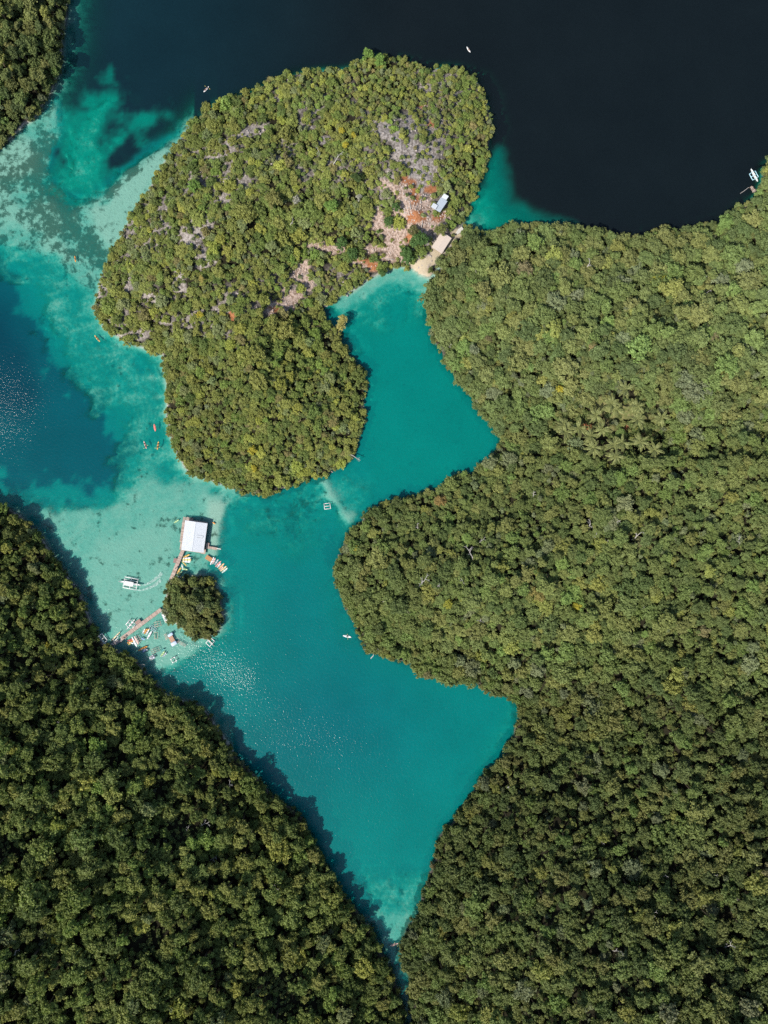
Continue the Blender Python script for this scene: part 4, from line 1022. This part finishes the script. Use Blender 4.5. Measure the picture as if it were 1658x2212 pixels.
def outrigger(p, q, w, arm, beams, label, colour=WHT, canopy=None, rail=False, sides=(1, -1), arm_len=.62, arm_col=WHT, off=0.0, group=None):
    c_, L, a = span(p, q); o = empty("outrigger_boat", (c_.x, c_.y, 0), a); tag(o, label, "boat", group)
    h = inst(loft_hull(L, w, .45, .35), "hull", o); h.color = colour + (1,)
    for x in (-.25, .05, .28): b = inst(MB().box((0, 0, 0), (.28, w * .86, .05)).mesh("thwart", M_paint), "thwart", o, (x * L, 0, .42)); b.color = (.55, .45, .35, 1)
    for s_ in sides:
        y = s_ * arm; fl = inst(MB().tube([(-L * arm_len / 2 + off, y, .12), (off, y, .05), (L * arm_len / 2 + off, y, .14)], .2, 6).mesh("outrigger_float", M_paint, True), "outrigger_float", o); fl.color = arm_col + (1,)
        if rail:
            r_ = inst(MB().tube([(-L * arm_len / 2 + off, y * .55, .5), (L * arm_len / 2 + off, y * .55, .5)], .10, 6).mesh("rail", M_paint), "rail", o); r_.color = arm_col + (1,)
    for i in range(beams):
        x = off + (-.5 + i / (beams - 1)) * L * arm_len * .94; y0 = max(sides) * arm if 1 in sides else 0; y1 = -arm if -1 in sides else 0
        b = inst(MB().tube([(x, y1, .16), (x, y1 * .5, .5), (x, 0, .58), (x, y0 * .5, .5), (x, y0, .16)], .14, 6).mesh("crossbeam", M_paint, True), "crossbeam", o); b.color = arm_col + (1,)
    if canopy:
        cl, cw, cx = canopy; m = MB(); N_ = 7
        for i in range(N_):
            y = -cw / 2 + cw * i / (N_ - 1); z = 1.75 + .18 * (1 - (2 * y / cw) ** 2); m.v += [(cx - cl / 2, y, z), (cx + cl / 2, y, z), (cx - cl / 2, y, z - .05), (cx + cl / 2, y, z - .05)]
        for i in range(N_ - 1):
            b = 4 * i; m.f += [(b, b + 1, b + 5, b + 4), (b + 2, b + 6, b + 7, b + 3), (b, b + 4, b + 6, b + 2), (b + 1, b + 3, b + 7, b + 5)]
        m.f += [(0, 2, 3, 1), (4 * N_ - 4, 4 * N_ - 3, 4 * N_ - 1, 4 * N_ - 2)]
        k_ = inst(m.mesh("canopy", M_cloth, False), "canopy", o); k_.color = (.92, .88, .86, 1)
        for sx in (-1, 1):
            for sy in (-1, 1): b = inst(MB().tube([(0, 0, .35), (0, 0, 1.76)], .035, 5).mesh("post", M_paint), "post", o, (cx + sx * cl * .46, sy * min(w * .5, cw * .45), 0)); b.color = WHT + (1,)
    return o
b1 = outrigger(Z3(165, 568), Z3(822, 692), 1.05, 2.55, 3, "white outrigger boat with pale canopy under way near the floating house", canopy=(4.2, 1.9, -.25), rail=True, arm_len=.60, off=.15)
outrigger(Z2(565, 632), Z2(715, 450), .62, 1.75, 3, "slim white outrigger canoe moored above the boardwalk", arm_len=.50, group=gl_)
outrigger(Z2(305, 828), Z2(468, 660), .60, 1.15, 2, "pale canoe with a single outrigger left of the boardwalk foot", CREAM, sides=(-1,), arm_len=.40, off=-.4, group=gl_)
outrigger(Z2(78, 690), Z2(235, 885), .60, 1.7, 3, "white outrigger canoe tucked under the dark slope's shore", (.70, .85, .82), arm_len=.62, group=gl_)
outrigger(Z4(1060, 1285), Z4(1205, 1425), .62, 1.7, 2, "white outrigger canoe at the round islet's southern tip", WHT, arm_len=.55)
outrigger(Z5(828, 550), Z5(1140, 1130), .95, 1.55, 3, "white outrigger boat moored by the trees on the black water", (.80, .86, .84), arm_len=.52, arm_col=(.45, .75, .85))

# wake behind the moving boat
def wake(pts, w0, w1, name, label):
    t_ = bpy.data.materials.get("foam") 
    P = [plan(*Z3(*q)) for q in pts]; m = MB(); n_ = 40; rows = []
    for i in range(n_):
        f = i / (n_ - 1) * (len(P) - 1); a = min(int(f), len(P) - 2); p = P[a].lerp(P[a + 1], f - a); d = (P[a + 1] - P[a]).normalized(); s_ = Vector((-d.y, d.x, 0)); w = w0 + (w1 - w0) * i / n_
        rows.append((p, s_, w))
    for p, s_, w in rows:
        for k_ in (-1, -.3, .3, 1): m.v.append(tuple(p + s_ * w * k_ * random.uniform(.7, 1.1) + Vector((0, 0, .012 + .03 * (1 - abs(k_))))))
    for i in range(n_ - 1):
        for j in range(3): m.f.append((i * 4 + j, i * 4 + j + 1, i * 4 + j + 5, i * 4 + j + 4))
    o = m.build(name, t_); tag(o, label, "foam", kind='stuff'); return o
t = NT("foam"); tc = t.n("ShaderNodeNewGeometry").outputs['Position']
fm = t.ramp(t.noise(1.7, 5, .7, tc), .40, .62)
sh = t.n("ShaderNodeMixShader", ins={0: t.math('MULTIPLY', fm, .48), 1: t.n("ShaderNodeBsdfTransparent").outputs[0], 2: t.n("ShaderNodeBsdfDiffuse", ins={0: (.8, .85, .83, 1)}).outputs[0]})
t.surf(sh.outputs[0])
wake([(820, 690), (950, 660), (1070, 600), (1200, 510), (1330, 410), (1390, 340)], .35, 1.0, "boat_wake", "upper foam trail curving behind the outrigger boat")
wake([(670, 828), (800, 830), (930, 800), (1080, 740), (1230, 650), (1360, 540)], .28, .85, "boat_wake", "lower foam trail curving behind the outrigger boat")

# ------------------------------------------------------------------ decks, walkways and the floating house
PLANK_C = [(.50, .38, .31), (.56, .43, .36), (.46, .35, .30), (.58, .47, .40), (.42, .31, .26)]
PLANK = MB().box((0, 0, 0), (1, 1, 1)).mesh("plank", M_plank)
def plank_run(parent, length, width, pw, z, gap=.03, x0=None, rnd=.03):
    """planks lie across x"""
    n_ = max(1, int(length / pw)); pw = length / n_
    for i in range(n_):
        o = inst(PLANK, "plank", parent, (-length / 2 + (i + .5) * pw, random.uniform(-rnd, rnd), z + random.uniform(-.008, .008)), (0, 0, 0), (pw - gap, width + random.uniform(-rnd, rnd), .05))
        o.color = random.choice(PLANK_C) + (1,)
def walkway(name, p, q, width, z, label, cat="boardwalk", pw=.42):
    c_, L, a = span(p, q); o = empty(name, (c_.x, c_.y, 0), a); tag(o, label, cat)
    plank_run(o, L, width, pw, z)
    for s_ in (-1, 1):
        b = inst(PLANK, "beam", o, (0, s_ * width * .38, z - .11), (0, 0, 0), (L, .12, .14)); b.color = (.3, .22, .17, 1)
        k_ = max(2, int(L / 3.0))
        for i in range(k_):
            m = inst(POST, "pile", o, (-L / 2 + (i + .5) * L / k_, s_ * (width / 2 + .02), 0))
    return o
POST = MB().tube([(0, 0, -1.6), (0, 0, .85)], .07, 6).mesh("pile", M_bark)
walkway("boardwalk", Z1(415, 955), Z1(118, 1692), 1.75, .62, "upper plank boardwalk joining floating house and round islet")
walkway("boardwalk", Z2(485, 780), Z2(1152, 288), 1.75, .62, "lower plank boardwalk joining dark slope and round islet")
def platform(p, q, width, z, label, name="floating_platform", col_=None, group=None):
    c_, L, a = span(p, q); o = empty(name, (c_.x, c_.y, 0), a); tag(o, label, "platform", group)
    plank_run(o, L, width, .4, z)
    for s_ in (-1, 1):
        d = inst(MB().tube([(-L * .45, 0, 0), (L * .45, 0, 0)], .22, 8).mesh("float_drum", M_drum, True), "float_drum", o, (0, s_ * width * .3, z - .26))
    if col_:
        for ch in o.children:
            if ch.name.startswith("plank"): ch.color = col_ + (1,)
    return o
platform(Z1(205, 1185), Z1(300, 1205), 2.1, .40, "small brown square float left of the upper boardwalk", col_=(.34, .22, .20))
platform(Z2(725, 525), Z2(800, 470), 1.6, .40, "small square step float above the lower boardwalk", col_=(.42, .28, .24))
platform(Z1(915, 1105), Z1(1045, 1185), 2.0, .36, "orange-brown float at the head of the kayak fan", col_=(.55, .28, .13))
platform(Z2(1290, 720), Z2(1370, 870), 2.1, .42, "orange-brown raft with tarpaulins off the islet", col_=(.55, .32, .22))
o = tag(empty("jetty", plan(*Z1(1000, 900)), math.radians(-9)), "short angled plank jetty east of the floating house", "jetty")
plank_run(o, 5.4, 1.25, .42, .55)
for i in range(4): b = inst(PLANK, "plank", o, (-2.2 + .35 * i - .35, 1.35, .55), (0, 0, 0), (.32, 1.5, .05)); b.color = random.choice(PLANK_C) + (1,)
for x in (-2.3, 0, 2.4):
    for y in (-.55, .55): inst(POST, "pile", o, (x, y, 0))
b = inst(PLANK, "gangplank", o, (3.5, .15, .6), (0, 0, 0), (1.9, .35, .05)); b.color = (.8, .76, .7, 1)
o.location += Vector((.9, -.3, 0))

# tarpaulins and drums on the raft
def tarp(p, q, w, colour, label, h=.25):
    c_, L, a = span(p, q); m = MB(); n_ = 7
    for i in range(n_):
        for j in range(5):
            m.v.append(((i / (n_ - 1) - .5) * L, (j / 4 - .5) * w * (1 - .25 * abs(i / (n_ - 1) - .5)), h * (1 - (2 * i / (n_ - 1) - 1) ** 2 * .8) * (1 - (j / 2 - 1) ** 2 * .7) + random.uniform(0, .07)))
    for i in range(n_ - 1):
        for j in range(4): b = i * 5 + j; m.f.append((b, b + 5, b + 6, b + 1))
    o = inst(m.mesh("tarpaulin", M_cloth, True), "tarpaulin", None, (c_.x, c_.y, .50), (0, 0, a)); o.color = colour + (1,); sm = o.modifiers.new("thick", 'SOLIDIFY'); sm.thickness = .02
    return tag(o, label, "tarpaulin")
tarp(Z2(1265, 735), Z2(1345, 685), 1.4, (.52, .66, .80), "blue-grey tarpaulin at the raft's upper end")
tarp(Z2(1320, 885), Z2(1410, 830), 2.0, (.58, .68, .80), "blue-grey tarpaulin at the raft's lower end", .4)

o = empty("bamboo_raft", (0, 0, 0)); bpy.data.objects.remove(o)
def raft(p, q, width, nx, ny, label, mat=None, colour=(.62, .50, .40), r_=.10, floats=0, group="frame rafts moored by the lower boardwalk", z=.18):
    c_, L, a = span(p, q); o = empty("frame_raft", (c_.x, c_.y, 0), a); tag(o, label, "raft", group)
    for i in range(ny):
        y = (-.5 + i / (ny - 1)) * width; b = inst(MB().tube([(-L / 2, 0, 0), (L / 2, 0, 0)], r_, 6).mesh("pole", M_paint, True), "pole", o, (0, y, z)); b.color = colour + (1,)
    for i in range(nx):
        x = (-.5 + i / (nx - 1)) * L * .96; b = inst(MB().tube([(0, -width / 2 - .1, 0), (0, width / 2 + .1, 0)], r_ * .9, 6).mesh("crosspole", M_paint, True), "crosspole", o, (x, 0, z + r_ * 1.7)); b.color = colour + (1,)
    for i in range(floats):
        sx, sy = ((-1, -1), (1, -1), (1, 1), (-1, 1))[i % 4]; d = inst(MB().tube([(-.38, 0, 0), (-.3, 0, 0), (.3, 0, 0), (.38, 0, 0)], [.2, .3, .3, .2], 8).mesh("float_drum", M_plastic, True), "float_drum", o, (sx * L * .44, sy * width * .44, z + .05)); d.color = WHT + (1,)
    return o
raft(Z2(1035, 545), Z2(1145, 520), 2.2, 3, 3, "brown bamboo frame raft below the boardwalk's islet end", colour=(.68, .55, .44))
raft(Z2(965, 575), Z2(1060, 640), 1.9, 4, 3, "blue-grey frame raft beside the kayak raft", colour=(.48, .60, .66))
raft(Z2(1065, 670), Z2(1065, 780), 1.4, 2, 2, "narrow two-rail bamboo frame right of the kayak raft", colour=(.66, .52, .40))
raft(Z2(735, 735), Z2(800, 830), 1.5, 4, 2, "bamboo ladder raft beside the long pink-edged kayak", colour=(.64, .52, .44))
raft(Z2(985, 1000), Z2(1115, 945), 1.9, 3, 3, "dark timber frame raft near the forest's shadow", colour=(.46, .40, .34))
raft(Z2(1215, 700), Z2(1245, 790), 1.0, 2, 3, "pale bamboo poles left of the tarpaulin raft", colour=(.70, .58, .48))
raft(Z2(1425, 825), Z2(1555, 895), 1.1, 3, 3, "long pole raft right of the tarpaulin raft", colour=(.66, .58, .52))
raft(Z2(1325, 1150), Z2(1390, 1115), 2.0, 2, 2, "square frame with white drum floats off the landing stage", colour=(.80, .74, .68), floats=4)
o = raft(D(947, 1480), D(965, 1478), 2.6, 2, 3, "white square swimming frame over the shallow sill", colour=(.86, .80, .78), r_=.15, group=None)
o = raft(Z2(1175, 330), Z2(1255, 505), 2.0, 6, 4, "white drum raft against the islet's western shore", colour=(.80, .76, .74), group=None)
for i in range(14):
    d = inst(MB().tube([(-.42, 0, 0), (-.34, 0, 0), (.34, 0, 0), (.42, 0, 0)], [.2, .3, .3, .2], 8).mesh("float_drum", M_plastic, True), "float_drum", o, (random.uniform(-2.2, 2.2), random.uniform(-.8, .8), .5), (0, 0, random.uniform(0, 3))); d.color = (.88, .86, .86, 1)
o = raft(Z2(960, 1115), Z2(1035, 1065), 1.6, 3, 3, "raft of grey-white floats under the dark frame raft", colour=(.62, .58, .60))
for i in range(8):
    d = inst(MB().tube([(-.36, 0, 0), (-.3, 0, 0), (.3, 0, 0), (.36, 0, 0)], [.16, .26, .26, .16], 8).mesh("float_drum", M_plastic, True), "float_drum", o, (random.uniform(-1, 1), random.uniform(-.8, .8), .45), (0, 0, random.uniform(0, 3))); d.color = (.72, .70, .78, 1)

# the floating house
hc = plan(*Z1(658, 662), 2.9); hc.z = 0
house = tag(empty("floating_house", hc, math.radians(-7.8)), "white-roofed floating house on a plank deck over the sand flat", "building")
RW, RL = 10.3, 13.9
roof = tag(empty("roof", (0, 0, 0)), None); roof.parent = house
cor = MB(); n_ = 8
for i in range(n_ + 1):
    x = i / n_ * 5.25; zz = .035 * (i % 2)
    for y in (-.66, .66): cor.v.append((x, y, -x * .145 + zz)); 
for i in range(n_): b = 2 * i; cor.f.append((b, b + 2, b + 3, b + 1))
# corrugations run down the slope
sheet_v = MB()
for j in range(17):
    y = -.70 + 1.40 * j / 16; zz = .028 * (1 if j % 2 else -1)
    for x in (0, 1.75, 3.5, 5.25): sheet_v.v.append((x, y, -x * .145 + zz))
for j in range(16):
    for i in range(3): b = j * 4 + i; sheet_v.f.append((b, b + 1, b + 5, b + 4))
SHEET = sheet_v.mesh("roof_sheet", M_tin)
for s_ in (0, 1):
    for k_ in range(10):
        y = -RL / 2 + (k_ + .5) * RL / 10
        b = inst(SHEET, "roof_sheet", roof, (0, y, 3.62 + .006 * (k_ % 2)), (0, 0, math.pi * s_)); 
b = inst(MB().tube([(0, -RL / 2, 3.66), (0, RL / 2, 3.66)], .10, 6).mesh("ridge_cap", M_tin), "ridge_cap", roof)
fl = MB(); fl.v = [(1.0, .18, 3.52), (4.1, .0, 3.09), (4.1, .85, 3.20), (1.0, .85, 3.60), (1.0, .10, 3.66), (4.1, -.10, 3.30)]; fl.f = [(4, 5, 2, 3)]
b = fl.build("lifted_sheet", M_tin, roof); sm = b.modifiers.new("thick", 'SOLIDIFY'); sm.thickness = .02
slot = MB().box((2.7, -.12, 3.262), (2.9, .16, .02)).build("roof_gap_shade", M_bark, roof); slot.rotation_euler = (0, math.atan(.145), 0); slot.location = (-.40, 0, .30 + .07)  # dark strip laid on the roof, standing in for shade under the lifted sheet
deck = empty("deck"); deck.parent = house; deck.rotation_euler = (0, 0, math.pi / 2)
plank_run(deck, RL + .9, 9.6, .45, .60)
strip = empty("side_deck"); strip.parent = house; strip.location = (-5.95, 1.2, 0); strip.rotation_euler = (0, 0, math.pi / 2); plank_run(strip, 9.6, 2.3, .42, .58)
strip2 = empty("side_deck"); strip2.parent = house; strip2.location = (-5.85, -5.2, 0); strip2.rotation_euler = (0, 0, math.pi / 2); plank_run(strip2, 3.9, 1.6, .42, .58)
strip3 = empty("end_deck"); strip3.parent = house; strip3.location = (-4.6, 7.2, 0); plank_run(strip3, 4.9, 2.3, .42, .57, gap=.12, rnd=.12)
strip4 = empty("end_deck"); strip4.parent = house; strip4.location = (4.55, -6.6, 0); plank_run(strip4, 2.2, 2.2, .42, .57)
HP = MB().tube([(0, 0, -1.4), (0, 0, 2.95)], .09, 6).mesh("post", M_bark)
for x in (-4.5, 0, 4.5):
    for y in (-6.3, -2.1, 2.1, 6.3): inst(HP, "post", house, (x, y, 0), (0, 0, 0), (1, 1, 1.2 if x == 0 else 1))
for y in (-5, -2.5, 0, 2.5, 5):
    inst(MB().tube([(-4.6, 0, 0), (4.6, 0, 0)], .28, 8).mesh("float_drum", M_drum, True), "float_drum", house, (0, y, .26))
for (x, y, L, w) in ((-4.7, 0, .08, 12.4), (4.7, 0, .08, 12.4)):
    b = inst(PLANK, "railing", house, (x, y, 1.45), (0, 0, 0), (L, w, .08)); b.color = (.5, .38, .3, 1)

# people on the boardwalks
for zf, xy, lab, vst in ((Z2, (560, 752), "person in dark clothes standing at the lower boardwalk's foot", (.04, .04, .05)), (Z1, (272, 1352), "person standing on the upper boardwalk", (.1, .08, .10)), (Z2, (545, 742), "second person at the lower boardwalk's foot", (.08, .05, .04))):
    p = plan(*zf(*xy)); person((p.x, p.y, .65), random.uniform(0, 6), False, vst, lab)

# ------------------------------------------------------------------ clearing on the isthmus
def gable(name, c_, L, w, h0, h1, rz, mat, label, mono=False, wall=(.5, .44, .38)):
    o = tag(empty(name, c_, rz), label, "building"); m = MB(); w2 = w / 2
    ns = max(3, int(L / 1.0))
    for s_ in ((1,) if mono else (-1, 1)):
        for i in range(ns):
            x0, x1 = -L / 2 + i * L / ns, -L / 2 + (i + 1) * L / ns - .015; q = MB(); zz = .012 * (i % 2)
            y0, y1 = (0, s_ * w2) if not mono else (-w2, w2)
            q.v = [(x0, y0, h1 + zz), (x1, y0, h1 + zz), (x1, y1, h0 + zz), (x0, y1, h0 + zz), (x0, y0, h1 + zz - .05), (x1, y0, h1 + zz - .05), (x1, y1, h0 + zz - .05), (x0, y1, h0 + zz - .05)]
            q.f = [(0, 1, 2, 3), (7, 6, 5, 4), (0, 4, 5, 1), (1, 5, 6, 2), (2, 6, 7, 3), (3, 7, 4, 0)]
            q.build("roof_panel", mat, o)
    for sx, sy in ((-1, -1), (1, -1), (1, 1), (-1, 1)):
        inst(MB().tube([(0, 0, -1.2), (0, 0, min(h0, h1) + .05)], .09, 6).mesh("post", M_bark), "post", o, (sx * (L / 2 - .4), sy * (w2 - .3), 0))
    for sy in (-1, 1): b = inst(PLANK, "wall", o, (0, sy * (w2 - .35), (min(h0, h1) - .15) / 2 - .2), (0, 0, 0), (L - .9, .08, min(h0, h1) - .1)); b.color = wall + (1,)
    return o
p = on_land(*Z6(1030, 765), 3.0); gable("shed", p, 6.2, 3.6, 2.5, 3.3, math.radians(56), M_tin2, "grey tin-roofed shed on the bare slope", mono=True)
p = on_land(*Z6(1098, 645), 3.3); gable("shed", p + Vector((0, 0, .35)), 3.0, 2.6, 2.6, 3.0, math.radians(56), M_tin, "small white-roofed shed joined to the grey one's upper end", mono=True)
p = on_land(*Z6(935, 780), 3.0); gable("shed", p, 2.4, 2.4, 2.3, 2.7, math.radians(-32), M_tin, "white lean-to at the grey shed's lower corner", mono=True)
p = on_land(*Z6(1050, 1370), 3.0); gable("thatched_hut", p, 8.6, 5.6, 2.4, 2.85, math.radians(57), M_thatch, "large pinkish-brown thatched hut on the isthmus")
p = on_land(*Z6(1340, 1180), .5); o = tag(empty("concrete_slab", p + Vector((0, 0, .15)), math.radians(35)), "pale concrete landing slab on the isthmus's northern shore", "slab"); 
for i in range(3): MB().box((-1.3 + 1.3 * i, 0, .1), (1.27, 1.9, .3)).build("slab_panel", M_concrete, o)
for a, b, L, rz, lab in ((740, 1060, 4.2, 75, "white pole lying on the red earth"), (345, 1660, 2.6, 85, "pale pole on the bank above the inner bay"), (690, 1565, 2.2, 80, "pale post at the big dark tree's foot"), (200, 1640, 4.5, 175, "bleached driftwood log on the stony bank"), (540, 760, 4.5, 100, "bleached log on the stones left of the sheds"), (1560, 1480, 3.6, 110, "white log in the trees right of the beach")):
    p = on_land(*Z6(a, b), .5); m = MB(); m.tube([(-L / 2, 0, 0), (-L / 6, .06, .05), (L / 5, -.05, .02), (L / 2, .05, 0)], [.13, .15, .12, .07], 6)
    m.tube([(L / 6, 0, 0), (L / 6 + .4, .35, .25)], [.07, .03], 5)
    o = m.build("log", M_dead, None, True); o.location = p + Vector((0, 0, .9 if a > 1500 else .30)); o.rotation_euler = (0, 0, math.radians(rz)); tag(o, lab, "log")

# wharf debris by the north-eastern boat
p = plan(*Z5(900, 1500)); o = tag(empty("broken_jetty", (p.x, p.y, 0), math.radians(-55)), "broken plank jetty by the trees on the black water", "jetty"); plank_run(o, 3.2, 1.5, .4, .7, gap=.1, rnd=.25)
for x in (-1.4, 1.4):
    for y in (-.6, .6): inst(POST, "pile", o, (x, y, 0))
m = MB().tube([plan(*Z5(340, 1680)) + Vector((0, 0, .3)), plan(*Z5(520, 1560)) + Vector((0, 0, .5)), plan(*Z5(720, 1410)) + Vector((0, 0, .7))], [.09, .11, .09], 6); tag(m.build("log", M_dead), "long thin pole reaching out over the black water", "log")

# loose stone on the bare slopes and rocks along the shore
def rock_mass(name, count, pick, smin, smax, label, mat):
    m = MB(); k_ = 0; tries = 0
    while k_ < count and tries < count * 40:
        tries += 1; q = pick()
        if q is None: continue
        x, y, z = q; s_ = random.uniform(smin, smax) * random.uniform(.5, 1); b = len(m.v); k_ += 1
        for j in range(5):
            a = 6.283 * j / 5 + random.uniform(-.4, .4); m.v.append((x + s_ * math.cos(a) * random.uniform(.7, 1.1), y + s_ * math.sin(a) * random.uniform(.7, 1.1), z - s_ * .3))
        for j in range(5):
            a = 6.283 * j / 5 + random.uniform(-.4, .4); m.v.append((x + s_ * .7 * math.cos(a), y + s_ * .7 * math.sin(a), z + s_ * random.uniform(.3, .6)))
        m.v.append((x, y, z + s_ * random.uniform(.55, .85)))
        for j in range(5):
            n2_ = (j + 1) % 5; m.f += [(b + j, b + n2_, b + 5 + n2_, b + 5 + j), (b + 5 + j, b + 5 + n2_, b + 10)]
    o = m.build(name, mat); tag(o, label, "stones", kind='stuff'); return o
GI = np.argwhere((cs > .6) & (SD > 2)); GJ = np.argwhere((np.maximum(cg, scrub) > .5) & (SD > 2))
def pick_from(A):
    def f():
        j, i = A[random.randrange(len(A))]; x = gx[i] + random.uniform(-.6, .6); y = gy[j] + random.uniform(-.6, .6)
        return x, y, float(grid_z(np.array(x), np.array(y)))
    return f
rock_mass("rubble", 900, pick_from(GI), .15, .75, "pale pinkish rubble strewn over the bare slope", M_stone_pale)
rock_mass("scree", 1300, pick_from(GJ), .2, .8, "grey-violet scree between the island's bushes", M_rock)
GK = np.argwhere((SD > .8) & (SD < 2.2) & (U0 > 150) & (U0 < 800) & (V0 > 500) & (V0 < 1420))
def pick_shore():
    j, i = GK[random.randrange(len(GK))]; return gx[i] + random.uniform(-.6, .6), gy[j] + random.uniform(-.6, .6), .05
rock_mass("shore_rocks", 500, pick_shore, .2, .7, "weathered rocks along the island's foot", M_rock)
for i in range(9):
    a, b = Z2(330 + 20 * i + random.uniform(-8, 8), 870 - 9 * i + random.uniform(-14, 14)); p = plan(a, b); s_ = random.uniform(.5, .9); q = bmesh.new(); bmesh.ops.create_icosphere(q, subdivisions=2, radius=s_)
    for v in q.verts: v.co *= random.uniform(.78, 1.12); v.co.z *= .7
    me = bpy.data.meshes.new("boulder"); q.to_mesh(me); q.free(); me.materials.append(M_rock)
    tag(inst(me, "boulder", None, (p.x, p.y, .15)), "brown boulder in the heap at the lower boardwalk's foot", "boulder", "boulders at the boardwalk's foot")
